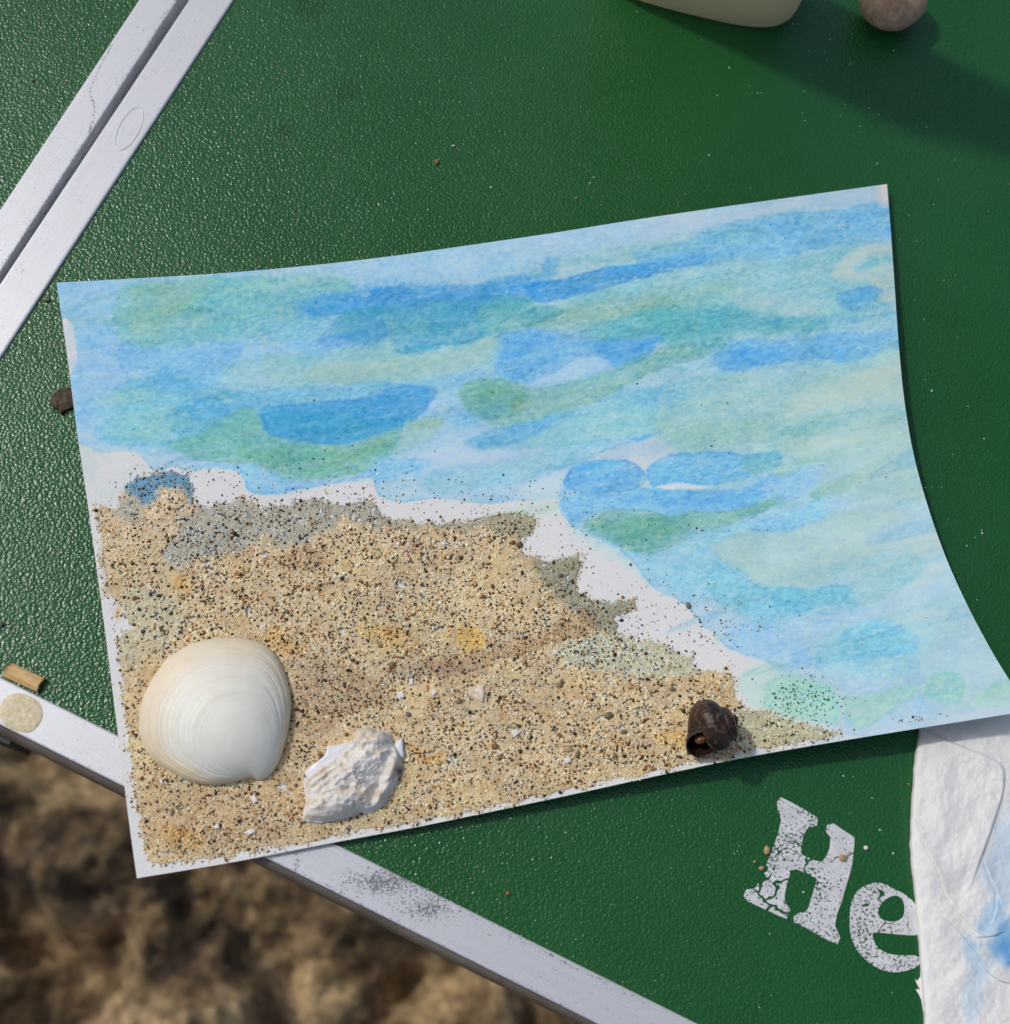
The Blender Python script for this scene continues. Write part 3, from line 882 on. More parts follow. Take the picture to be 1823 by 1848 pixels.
_ex = extra_strokes()
STROKES = STROKES[:1] + [
    ((166, 204, 228), .8, .1, [(130, 500), (500, 490), (900, 450), (930, 620), (880, 760), (700, 830), (420, 820), (170, 790), (140, 640)]),
    ((164, 202, 216), .8, .1, [(900, 470), (1250, 420), (1600, 360), (1640, 620), (1670, 800), (1450, 830), (1180, 790), (950, 790), (880, 640)]),
    ((176, 209, 226), .7, .1, [(1030, 940), (1300, 830), (1670, 820), (1740, 1100), (1700, 1230), (1480, 1190), (1240, 1060)]),
    ] + STROKES[1:5] + _ex[:60] + STROKES[5:-2] + [(c, a * .6, h, p) for c, a, h, p in _ex[60:]] + STROKES[-2:]


def paint(x, y):
    n = len(x)
    wx = (fbm(x / 42, y / 42, 1, 3) - 0.5) * 14
    wy = (fbm(x / 42 + 50, y / 42 + 9, 2, 3) - 0.5) * 11
    wx += (vnoise(x / 5, y / 5, 3) - 0.5) * 2.0
    wy += (vnoise(x / 5 + 7, y / 5, 4) - 0.5) * 2.0
    ca_, sa = math.cos(math.radians(-11)), math.sin(math.radians(-11))
    xr = x * ca_ + y * sa; yr = -x * sa + y * ca_
    streak = fbm(xr / 110, yr / 10, 5, 4)
    gran = fbm(xr / 8, yr / 4, 7, 3, 0.7)
    fleck = vnoise(xr / 5.5, yr / 3.2, 2)
    flow = fbm(xr / 60, yr / 22, 10, 4, 0.6)
    flow2 = fbm(xr / 34, yr / 18, 11, 4, 0.6)
    blot = fbm(x / 45, y / 30, 8, 4)
    col = np.tile(lin(WHITE), (n, 1))
    col *= (1 + 0.04 * (blot - 0.5))[:, None]
    for k, (c, a, hard, pts) in enumerate(STROKES):
        poly = smooth_poly(pts, 4)
        mx = 40
        b = (x > poly[:, 0].min() - mx) & (x < poly[:, 0].max() + mx) & (y > poly[:, 1].min() - mx) & (y < poly[:, 1].max() + mx)
        idx = np.nonzero(b)[0]
        if not len(idx): continue
        xx, yy = x[idx] + wx[idx], y[idx] + wy[idx]
        sd = sdist(xx, yy, poly)
        soft = fbm(x[idx] / 60 + 13 * k, y[idx] / 60 + 5, k, 2)
        w = 1.3 + (1 - hard) * 30 * np.clip((soft - 0.25) * 2, 0.12, 1) + (0 if hard > .85 else 12 * np.clip(soft - 0.5, 0, 1))
        cov = 1 - sstep(-w, w, sd)
        loc = fbm(x[idx] / 50 + 31 * k, y[idx] / 40 + 3, k + 5, 3)
        al = a * cov * (1 - np.clip(1.25 - streak[idx] * 1.5, 0, 1) * 0.46 * (1.3 - hard * .5)) * (0.86 + 0.30 * loc)
        al = np.clip(al, 0, 1)
        al *= (0.9 + 0.2 * gran[idx]) if True else 1
        edge = np.exp(-((sd + 2.0) / 2.2) ** 2) * np.clip(hard * 1.3 - 0.35, 0, 1) * np.clip(soft * 2.2 - .5, 0, 1)
        al = np.clip(al, 0, 1)[:, None]
        cc = lin(c)[None] * (1 + 0.18 * (gran[idx] - 0.5) + 0.22 * (loc - 0.5))[:, None]
        ratio = cc / cc.max()
        col[idx] = col[idx] * (1 - al) + cc * al
        dark = np.clip((1 - np.clip(lin(c) / lin(WHITE), 0, 1)) * 1.2 + .05, 0, .5)
        col[idx] *= 1 - edge[:, None] * dark[None] * 0.5
    # pigment granulation and backruns, stronger where there is more paint
    amt = np.clip(1 - col[:, 0] / lin(WHITE)[0], 0, 1)
    a2 = np.clip(amt * 1.6, 0, 1)
    g1 = (gran - 0.5) * 1.4 + (flow - .5) * .65
    col *= 1 - (a2 * g1)[:, None] * np.array([.85, .52, .26])
    warm = np.clip((flow2 - .54) * 3.2, 0, 1) * np.clip(a2, 0, 1) * .42
    col = col * (1 - warm[:, None]) + (col * np.array([1.16, 1.03, .82])) * warm[:, None]
    cool = np.clip((.46 - flow2) * 3.2, 0, 1) * a2 * .4
    col = col * (1 - cool[:, None]) + (col * np.array([.80, .98, 1.08])) * cool[:, None]
    sp = np.clip((fleck - .80) * 5, 0, 1) * np.clip((a2 - .25) * 1.6, 0, 1) * .38
    col *= (1 - sp[:, None] * np.array([1, .8, .6]))
    dry = np.clip((streak - .60) * 5, 0, 1) * np.clip(vnoise(xr / 7, yr / 3, 9) - .35, 0, 1) * .95 * (amt > .02)
    col = col * (1 - dry[:, None]) + lin((214, 222, 228)) * dry[:, None]
    col *= np.where(amt[:, None] > .05, np.array([.94, 1.03, .99]), 1.0)
    W = lin(WHITE)[None]
    col = W * np.clip(col / W, 0.02, 2) ** np.array([1.22, 1.02, 1.2])
    return np.clip(col * 1.05, 0, 0.86)


SAND_POLY = np.array([(170, 915), (184, 905), (209, 909), (210, 888), (222, 867), (249, 858), (278, 847), (308, 844), (344, 853), (353, 885), (355, 908), (373, 912), (427, 894), (456, 893), (471, 918), (486, 912), (545, 900), (575, 890), (590, 900), (622, 909), (675, 894), (687, 912), (700, 930), (753, 936), (792, 939), (832, 937), (871, 931), (911, 921), (950, 919), (970, 932), (973, 949), (963, 968), (944, 982), (950, 995), (983, 1005), (1016, 1005), (1042, 995), (1065, 1008), (1049, 1028), (1042, 1057), (1059, 1071), (1095, 1080), (1157, 1074), (1151, 1103), (1118, 1117), (1115, 1136), (1161, 1150), (1194, 1156), (1240, 1179), (1273, 1209), (1314, 1201), (1333, 1230), (1328, 1249), (1333, 1264), (1405, 1288), (1477, 1307), (1534, 1326), (1500, 1336), (1400, 1354), (1200, 1394), (1000, 1437), (800, 1480), (600, 1518), (420, 1550), (290, 1570), (264, 1556), (246, 1480), (233, 1400), (218, 1280), (212, 1200), (207, 1150), (232, 1130), (215, 1088), (182, 1080), (174, 1000)], float)
TINTS = [  # colour, strength, outline: paint that soaked into the sand, stains of iron-coloured grains
 ((56, 122, 150), .9, [(222, 867), (249, 858), (308, 844), (344, 853), (353, 885), (352, 909), (332, 882), (300, 878), (275, 905), (245, 900)]),
 ((142, 146, 132), .7, [(210, 890), (240, 900), (260, 930), (230, 950), (205, 920)]),
 ((140, 145, 132), .75, [(355, 915), (427, 894), (470, 912), (545, 898), (590, 898), (687, 905), (690, 950), (630, 940), (590, 960), (540, 985), (470, 975), (420, 995), (340, 1022), (290, 1005), (320, 955)]),
 ((134, 134, 110), .7, [(690, 932), (790, 938), (871, 930), (950, 918), (974, 945), (950, 985), (900, 960), (800, 955), (700, 955)]),
 ((118, 124, 106), .75, [(960, 1008), (1042, 993), (1062, 1010), (1049, 1050), (1100, 1078), (1160, 1073), (1150, 1105), (1115, 1140), (1070, 1130), (1000, 1075), (970, 1040)]),
 ((168, 178, 155), .6, [(1000, 1170), (1100, 1140), (1200, 1155), (1270, 1205), (1220, 1225), (1120, 1215), (1020, 1200)]),
 ((166, 172, 140), .6, [(1340, 1275), (1405, 1286), (1540, 1328), (1400, 1352), (1340, 1350)]),
 ((168, 168, 140), .5, [(200, 1090), (300, 1060), (330, 1130), (280, 1180), (205, 1200)]),
 ((150, 116, 70), .55, [(780, 1190), (900, 1165), (1000, 1130), (1060, 1105), (1080, 1125), (1000, 1165), (900, 1195), (800, 1215)]),
 ((150, 128, 100), .6, [(700, 1210), (780, 1195), (860, 1195), (880, 1215), (800, 1225), (720, 1225)]),
 ((158, 122, 78), .5, [(480, 1005), (560, 985), (600, 1010), (550, 1035), (490, 1025)]),
 ((148, 120, 84), .5, [(560, 1190), (640, 1210), (700, 1260), (620, 1300), (540, 1330), (530, 1250)]),
 ((160, 124, 80), .35, [(260, 1420), (400, 1425), (540, 1400), (560, 1490), (400, 1530), (270, 1540)]),
 ((206, 150, 34), .5, [(318, 1045), (338, 1038), (352, 1055), (345, 1072), (325, 1062)]),
 ((206, 158, 34), .6, [(822, 1140), (850, 1135), (880, 1150), (875, 1170), (840, 1168), (820, 1155)]),
 ((190, 136, 34), .45, [(470, 1150), (510, 1145), (560, 1160), (540, 1180), (480, 1172)]),
 ((206, 150, 34), .5, [(750, 1345), (780, 1352), (806, 1368), (795, 1380), (760, 1372)]),
 ((190, 136, 34), .42, [(290, 1490), (340, 1500), (380, 1510), (350, 1530), (300, 1515)]),
 ((196, 146, 40), .42, [(1180, 1322), (1230, 1318), (1245, 1345), (1200, 1352)]),
 ((206, 160, 60), .4, [(640, 1140), (700, 1130), (760, 1150), (700, 1170)]),
]


def sand_mask(x, y):
    wx = (fbm(x / 18, y / 18, 9, 4) - 0.5) * 18
    wy = (fbm(x / 18 + 5, y / 18, 10, 4) - 0.5) * 18
    sd = sdist(x + wx, y + wy, SAND_POLY)
    bare = sstep(.70, .76, fbm(x / 15 + 4, y / 10, 13, 4, .6))
    m = 1 - sstep(-7, 5, sd)
    return m * (1 - bare), sd


def sand_tint(x, y):
    """multiplier relative to plain sand"""
    base = lin((192, 172, 132))
    out = np.tile(base, (len(x), 1))
    wx = (fbm(x / 22, y / 22, 12, 4) - 0.5) * 34
    wy = (fbm(x / 22 + 3, y / 22 + 8, 13, 4) - 0.5) * 34
    big = fbm(x / 120, y / 90, 14, 3)
    out = out * (0.86 + 0.3 * big)[:, None]
    lum = fbm(x / 30, y / 24, 6, 3)[:, None]
    out = out * (1 + 0.25 * (lum - 0.5)) * (1 + (lum - .5) * np.array([.05, 0, -.25]))
    up = np.clip((1010 - y) / 90, 0, 1)[:, None]
    out = out * (1 - up * .5) + lin((205, 182, 152)) * up * .5
    out = out * np.array([.96, .94, .88])
    rust = sstep(.53, .68, fbm(x / 26 + 7, y / 20, 8, 4, .6))[:, None] * .38
    out = out * (1 - rust) + lin((164, 128, 76)) * rust
    for c, s, pts in TINTS:
        poly = smooth_poly(pts, 3)
        sd = sdist(x + wx, y + wy, poly)
        a = (s * (1 - sstep(-9, 9, sd)))[:, None]
        out = out * (1 - a) + lin(c) * a
    return out


def build_card():
    ns, nt_ = 800, 560
    s, t = np.meshgrid(np.linspace(0, 1, ns), np.linspace(0, 1, nt_), indexing='ij')
    V, px = card_pt(s.ravel(), t.ravel())
    x, y = px[:, 0], px[:, 1]
    col = paint(x, y)
    m, sd = sand_mask(x, y)
    tint = sand_tint(x, y)
    stain = 1 - sstep(-20, 14, sd)
    # yellow pigment smear by the left edge
    ys = np.exp(-(((x - 213) / 6) ** 2 + ((y - 1106) / 13) ** 2)) * .8
    col = col * (1 - ys[:, None]) + lin((225, 170, 40)) * ys[:, None]
    fine = 0.8 + 0.4 * vnoise(x / 3.2, y / 3.2, 4)
    glue = tint * 1.12 * fine[:, None]
    a = (m * (1 - sstep(-16, 0, sd)) * 0.75)[:, None]
    col = col * (1 - a) + glue * a
    # raised bed of sand and glue: part of the same relief as the grains
    F = grid_faces(ns, nt_)[:, ::-1]
    # underside and rim of the sheet
    th = 0.32 * MM
    bs, bt = 90, 60
    s2, t2 = np.meshgrid(np.linspace(0, 1, bs), np.linspace(0, 1, bt), indexing='ij')
    V2, _ = card_pt(s2.ravel(), t2.ravel()); V2 = V2 - np.array([0, 0, th])
    lp = np.concatenate([np.stack([np.linspace(0, 1, 400), np.zeros(400)], 1), np.stack([np.ones(300), np.linspace(0, 1, 300)], 1),
                         np.stack([np.linspace(1, 0, 400), np.ones(400)], 1), np.stack([np.zeros(300), np.linspace(1, 0, 300)], 1)])
    Vt, _ = card_pt(lp[:, 0], lp[:, 1])
    Vb = Vt - np.array([0, 0, th])
    nT, nB, nL = len(V), len(V2), len(lp)
    k = np.arange(nL); k2 = (k + 1) % nL
    F3 = np.stack([nT + nB + k, nT + nB + nL + k, nT + nB + nL + k2, nT + nB + k2], 1)
    allV = np.vstack([V, V2, Vt, Vb])
    wh = np.tile(lin(WHITE), (nB + 2 * nL, 1))
    o = mesh_np('paper_sheet', allV, [F, grid_faces(bs, bt) + nT, F3], M_PAPER, card, np.vstack([col, wh]))
    o['label'] = 'curling white paper with blue and green watercolour strokes'
    return o


build_card()

# ---- the glued sand
PHI = (1 + 5 ** .5) / 2
ICO_V = np.array([(-1, PHI, 0), (1, PHI, 0), (-1, -PHI, 0), (1, -PHI, 0), (0, -1, PHI), (0, 1, PHI), (0, -1, -PHI), (0, 1, -PHI),
                  (PHI, 0, -1), (PHI, 0, 1), (-PHI, 0, -1), (-PHI, 0, 1)]) / math.sqrt(1 + PHI * PHI)
ICO_F = np.array([(0, 11, 5), (0, 5, 1), (0, 1, 7), (0, 7, 10), (0, 10, 11), (1, 5, 9), (5, 11, 4), (11, 10, 2), (10, 7, 6), (7, 1, 8),
                  (3, 9, 4), (3, 4, 2), (3, 2, 6), (3, 6, 8), (3, 8, 9), (4, 9, 5), (2, 4, 11), (6, 2, 10), (8, 6, 7), (9, 8, 1)])


def rand_rot(n):
    q = RNG.normal(size=(n, 4)); q /= np.linalg.norm(q, axis=1)[:, None]
    w, x, y, z = q.T
    return np.stack([np.stack([1 - 2 * (y * y + z * z), 2 * (x * y - z * w), 2 * (x * z + y * w)], -1),
                     np.stack([2 * (x * y + z * w), 1 - 2 * (x * x + z * z), 2 * (y * z - x * w)], -1),
                     np.stack([2 * (x * z - y * w), 2 * (y * z + x * w), 1 - 2 * (x * x + y * y)], -1)], 1)


def grains_mesh(pos, rad, col):
    n = len(pos)
    sc = RNG.uniform(0.65, 1.25, (n, 1, 3))
    v = ICO_V[None] * RNG.uniform(0.8, 1.15, (n, 12, 1)) * sc
    v = np.einsum('nij,nkj->nki', rand_rot(n), v)
    v[..., 2] *= 0.8
    V = pos[:, None] + v * rad[:, None, None]
    F = (ICO_F[None] + (np.arange(n) * 12)[:, None, None]).reshape(-1, 3)
    C = np.repeat(col, 12, axis=0)
    return V.reshape(-1, 3), F, C


PAL = np.array([lin(c) for c in ((226, 211, 178), (216, 198, 160), (205, 177, 128), (166, 114, 50), (100, 62, 26), (58, 40, 24), (20, 17, 16), (246, 238, 216), (212, 202, 178))])
PW = np.array([.35, .25, .10, .06, .06, .055, .06, .025, .09])


def build_sand():
    n = 260000
    s = RNG.random(n); t = RNG.random(n)
    px = card_px(s, t)
    x, y = px[:, 0], px[:, 1]
    m, sd = sand_mask(x, y)
    dens = np.maximum(m * (0.35 + 0.65 * (1 - sstep(-30, 2, sd))), 0.10 * np.exp(-np.clip(sd, 0, 99) / 8.0) * (sd > 0))
    clump = fbm(x / 34, y / 26, 15, 4)
    dens = dens * (0.30 + 0.70 * sstep(.34, .60, clump))
    keep = RNG.random(n) < dens
    # thin the rest to the wanted number
    idx = np.nonzero(keep)[0]
    idx = idx[:70000]
    s, t, x, y = s[idx], t[idx], x[idx], y[idx]
    tint = sand_tint(x, y)
    base = lin((192, 172, 132)) * np.array([.97, .94, .90])
    ci = RNG.choice(len(PAL), len(idx), p=PW / PW.sum())
    col = PAL[ci].copy()
    mult = np.clip(tint / base, 0.15, 2.2)
    dark = (ci == 6) | (ci == 5)
    col = np.where(dark[:, None], col, col * mult ** 0.9 * 1.18)
    col *= RNG.uniform(0.8, 1.15, (len(idx), 1))
    rad = RNG.lognormal(math.log(0.165), 0.30, len(idx)) * MM
    rad = np.where(dark, rad * .92, np.where((ci == 3) | (ci == 4), rad * .95, rad * 1.1))
    rad = np.clip(rad, 0.08 * MM, 0.42 * MM)
    bed = sand_bed(x, y)
    low = (ci < 3) | (ci > 6)
    V0, _ = card_pt(s, t, bed * .78 + np.where(low, -rad * RNG.uniform(.1, .55, len(idx)), rad * RNG.uniform(-.1, .35, len(idx))))
    V, F, C = grains_mesh(V0, rad, np.clip(col, 0, .9))
    # stray grains on the painted sea near the beach
    strays = []
    for (cx, cy, sx, sy, k) in ((560, 880, 150, 20, 90), (520, 845, 170, 20, 45), (800, 905, 120, 16, 120), (1010, 950, 60, 40, 60), (1240, 1110, 75, 32, 150),
                                (1290, 1140, 45, 18, 70), (1450, 1265, 38, 22, 260), (1650, 1300, 26, 7, 36), (1200, 1060, 60, 30, 40), (380, 852, 60, 8, 45),
                                (700, 760, 330, 120, 26), (1300, 850, 300, 200, 16), (205, 1100, 14, 30, 30), (220, 1000, 30, 80, 60), (1090, 960, 80, 25, 30)):
        strays.append(np.stack([RNG.normal(cx, sx, k), RNG.normal(cy, sy, k), np.full(k, float(1380 < cx < 1500))], 1))
    q = np.vstack(strays)
    # invert the card patch by nearest grid search
    ss, tt = np.meshgrid(np.linspace(0.01, .99, 500), np.linspace(.01, .985, 350), indexing='ij')
    gp = card_px(ss, tt).reshape(-1, 2)
    gi = np.array([np.argmin((gp[:, 0] - a) ** 2 + (gp[:, 1] - b) ** 2) for a, b in q[:, :2]])
    dd = np.hypot(gp[gi, 0] - q[:, 0], gp[gi, 1] - q[:, 1])
    ok = dd < 4
    gi = gi[ok]; green = q[ok, 2] > 0.5
    r2 = np.clip(RNG.lognormal(math.log(0.11), 0.32, len(gi)), .06, .24) * MM
    P2, px2 = card_pt(ss.ravel()[gi], tt.ravel()[gi], r2 * 0.4)
    c2 = PAL[RNG.choice([6, 5, 5, 4, 3, 8, 8], len(gi))]
    sea = px2[:, 1] < 870
    c2 = np.where(green[:, None], lin((58, 118, 84)), c2)
    c2 = np.where((sea & ~green)[:, None], c2 * .6 + lin((60, 110, 130)) * .4, c2)
    V2, F2, C2 = grains_mesh(P2, r2, c2)
    o = mesh_np('sand_coating', np.vstack([V, V2]), np.vstack([F, F2 + len(V)]), M_SAND, card, np.vstack([C, C2]), smooth=True)
    o['kind'] = 'stuff'
    o['label'] = 'beach sand glued over the lower half of the card'
    # the bed the grains sit in: glue and fine sand, a bumpy film
    ns, nt_ = 560, 300
    s, t = np.meshgrid(np.linspace(0.012, .93, ns), np.linspace(0.25, 0.993, nt_), indexing='ij')
    px = card_px(s.ravel(), t.ravel())
    x, y = px[:, 0], px[:, 1]
    m, sd = sand_mask(x, y)
    b = sand_bed(x, y)
    V, _ = card_pt(s.ravel(), t.ravel(), np.where(sd < -7, b * .75, -0.00012) + 0.00004)
    F = grid_faces(ns, nt_)[:, ::-1]
    inn = (m > .6) & (sd < -7)
    F = F[inn[F].sum(1) >= 3]
    used = np.unique(F); rem = -np.ones(len(V), int); rem[used] = np.arange(len(used))
    fine = 0.72 + 0.5 * vnoise(x / 4, y / 4, 4)
    C = np.clip(sand_tint(x, y) * 1.36 * fine[:, None], 0, .85)
    o = mesh_np('sand_bed', V[used], rem[F], M_BED, card, C[used])
    o['kind'] = 'stuff'


def sand_bed(x, y):
    m, sd = sand_mask(x, y)
    h = 0.12 + 0.62 * (1 - sstep(-60, 0, sd)) * (0.15 + 0.95 * fbm(x / 42, y / 34, 2, 4))
    return h * MM * np.clip(m * 1.2, 0, 1)


build_sand()


# ---- larger pebbles and shell bits glued among the sand
def px_to_st(u, v):
    s, t = 0.5, 0.5
    for _ in range(12):
        f = card_px(np.array([s]), np.array([t]))[0] - np.array([u, v])
        e = 1e-3
        J = np.stack([(card_px(np.array([s + e]), np.array([t]))[0] - card_px(np.array([s - e]), np.array([t]))[0]) / (2 * e),
                      (card_px(np.array([s]), np.array([t + e]))[0] - card_px(np.array([s]), np.array([t - e]))[0]) / (2 * e)], 1)
        d = np.linalg.solve(J, f)
        s = min(max(s - d[0], 0.0), 1.0); t = min(max(t - d[1], 0.0), 1.0)
    return s, t


def on_card(u, v, dz=0.0):
    s, t = px_to_st(u, v)
    p, px = card_pt(np.array([s]), np.array([t]), np.array([0.0]))
    b = sand_bed(px[:, 0], px[:, 1])[0]
    return p[0] + np.array([0, 0, b * .8 + dz])


ICO2 = None


def ico_sub(n=1):
    bm = bmesh.new()
    bmesh.ops.create_icosphere(bm, subdivisions=n, radius=1.0)
    v = np.array([q.co for q in bm.verts]); f = np.array([[w.index for w in q.verts] for q in bm.faces])
    bm.free()
    return v, f


IV2, IF2 = ico_sub(2)
IV3, IF3 = ico_sub(3)
IV5, IF5 = ico_sub(5)


def lumpy(V, amp, freq, seed):
    d = (fbm(V[:, 0] * freq + 20 + V[:, 2] * freq * .7, V[:, 1] * freq + 20 - V[:, 2] * freq * .4, seed, 3) - 0.5) * 2
    return V * (1 + amp * d)[:, None]


def stone(name, pos, dims, ang, mat, parent=None, seed=0, flat=False, tilt=0.0, sub=None):
    v, f = sub or (IV2, IF2)
    v = lumpy(v, 0.22, 1.1, seed)
    if flat:
        v[:, 2] = np.sign(v[:, 2]) * np.abs(v[:, 2]) ** 1.6
    v = v * np.array(dims)
    ca_, sa = math.cos(ang), math.sin(ang)
    ct, st = math.cos(tilt), math.sin(tilt)
    v = v @ np.array([[1, 0, 0], [0, ct, -st], [0, st, ct]]).T
    v = v @ np.array([[ca_, -sa, 0], [sa, ca_, 0], [0, 0, 1]]).T
    pos = np.asarray(pos, float)
    return mesh_np(name, v + pos, f, mat, parent, loc=None if parent is not None else pos, smooth=sub is not None)


SM = {}
for nm, c1, c2 in (('brown', (92, 62, 34), (126, 92, 56)), ('black', (26, 24, 24), (52, 48, 46)), ('olive', (98, 88, 58), (130, 116, 80)),
                   ('tan', (158, 128, 84), (190, 162, 116)), ('rust', (128, 84, 48), (158, 112, 66)), ('grey', (96, 92, 86), (130, 122, 110)), ('white', (214, 206, 196), (238, 232, 226))):
    SM[nm] = mat_plain('stone_' + nm, tuple(lin(c1)), tuple(lin(c2)), 2500, 0.45, 0.5)
for k, (u, v, w, h, nm) in enumerate(((937, 984, 9, 8, 'brown'), (925, 980, 7, 6, 'brown'), (1242, 1093, 9, 7, 'grey'), (708, 1202, 8, 9, 'olive'), (889, 1060, 6, 6, 'brown'),
                                      (761, 1057, 6, 5, 'brown'), (893, 1348, 10, 8, 'rust'), (898, 1368, 7, 6, 'tan'), (1026, 1354, 11, 7, 'tan'), (1042, 1362, 8, 6, 'olive'), (1098, 1292, 11, 9, 'olive'),
                                      (1125, 1322, 8, 6, 'olive'), (1012, 1234, 11, 6, 'olive'), (737, 1290, 7, 6, 'grey'), (829, 1267, 8, 6, 'olive'), (930, 1268, 6, 4, 'brown'), (902, 1260, 5, 5, 'black'),
                                      (287, 1077, 6, 5, 'black'), (272, 1074, 5, 4, 'black'), (618, 1045, 6, 6, 'black'), (518, 1105, 7, 6, 'grey'), (1037, 1325, 5, 5, 'black'), (1009, 1328, 7, 5, 'rust'),
                                      (713, 1015, 7, 6, 'tan'), (870, 1078, 7, 5, 'rust'), (974, 1095, 6, 5, 'rust'), (243, 1081, 6, 6, 'brown'), (1110, 1365, 6, 6, 'olive'), (963, 1352, 4, 4, 'black'), (1138, 1019, 4, 3, 'black'),
                                      (1011, 1040, 6, 6, 'brown'), (999, 1016, 5, 4, 'black'), (942, 1034, 5, 4, 'black'), (1213, 1245, 7, 6, 'olive'))):
    p = on_card(u, v, 0.1 * MM)
    stone('pebble', p, (w * .07 * MM, h * .062 * MM, min(w, h) * .05 * MM), random.uniform(0, 3), SM[nm], card, k)
# flat shell splinters
M_CHIP = mat_plain('shell_chip', tuple(lin((196, 168, 132))), tuple(lin((236, 222, 204))), 1400, 0.5, 0.4, 0.00008, 1600)
M_CHIPW = mat_plain('white_chip', tuple(lin((222, 214, 206))), tuple(lin((245, 242, 238))), 1400, 0.4, 0.4)


def chip(name, pts, mat, parent, h, zfn, label=None, cat=None, tiltv=0.0):
    """small angular flake with thickness and a slightly domed, uneven top"""
    px = np.array(pts, float)
    c0 = px.mean(0)
    rings = [1.0, 0.96, 0.7, 0.35]
    hs = [0.0, 0.75, 1.0, 1.02]
    V = []
    n = len(px)
    for r, hh in zip(rings, hs):
        for k, p in enumerate(c0 + (px - c0) * r):
            q = zfn(p[0], p[1])
            V.append(q + np.array([0, 0, h * hh + (random.uniform(-.1, .1) * h if hh else 0) + tiltv * (p[0] - c0[0])]))
    V.append(zfn(*c0) + np.array([0, 0, h]))
    F4 = np.array([[a * n + k, a * n + (k + 1) % n, (a + 1) * n + (k + 1) % n, (a + 1) * n + k] for a in range(3) for k in range(n)])
    F3 = np.array([[3 * n + k, 3 * n + (k + 1) % n, 4 * n] for k in range(n)])
    loc = None if parent is not None else zfn(*c0)
    o = mesh_np(name, np.array(V), [F4, F3], mat, parent, smooth=False, loc=loc)
    # make faces look outward
    bm = bmesh.new(); bm.from_mesh(o.data); bmesh.ops.recalc_face_normals(bm, faces=bm.faces); bm.to_mesh(o.data); bm.free()
    return tag(o, label, cat)


zc = lambda u, v: on_card(u, v)
chip('shell_splinter', [(843, 1243), (858, 1238), (872, 1238), (875, 1250), (871, 1270), (858, 1265), (846, 1256)], M_CHIP, card, 0.5 * MM, zc)
for pts in ([(440, 1504), (452, 1498), (462, 1497), (462, 1503), (450, 1508)], [(385, 1492), (395, 1486), (398, 1494), (390, 1498)], [(452, 1440), (460, 1434), (466, 1446), (458, 1452)],
            [(775, 1248), (784, 1244), (790, 1250), (782, 1257)], [(738, 1227), (745, 1225), (746, 1236), (738, 1238)], [(921, 1320), (932, 1316), (940, 1322), (928, 1332)],
            [(1015, 1372), (1026, 1366), (1032, 1374), (1022, 1380)], [(715, 1252), (726, 1248), (731, 1258), (720, 1264)], [(797, 980), (806, 978), (808, 984), (800, 986)], [(472, 1006), (482, 1003), (484, 1008), (474, 1010)]):
    chip('white_shell_chip', pts, M_CHIPW, card, 0.3 * MM, zc)

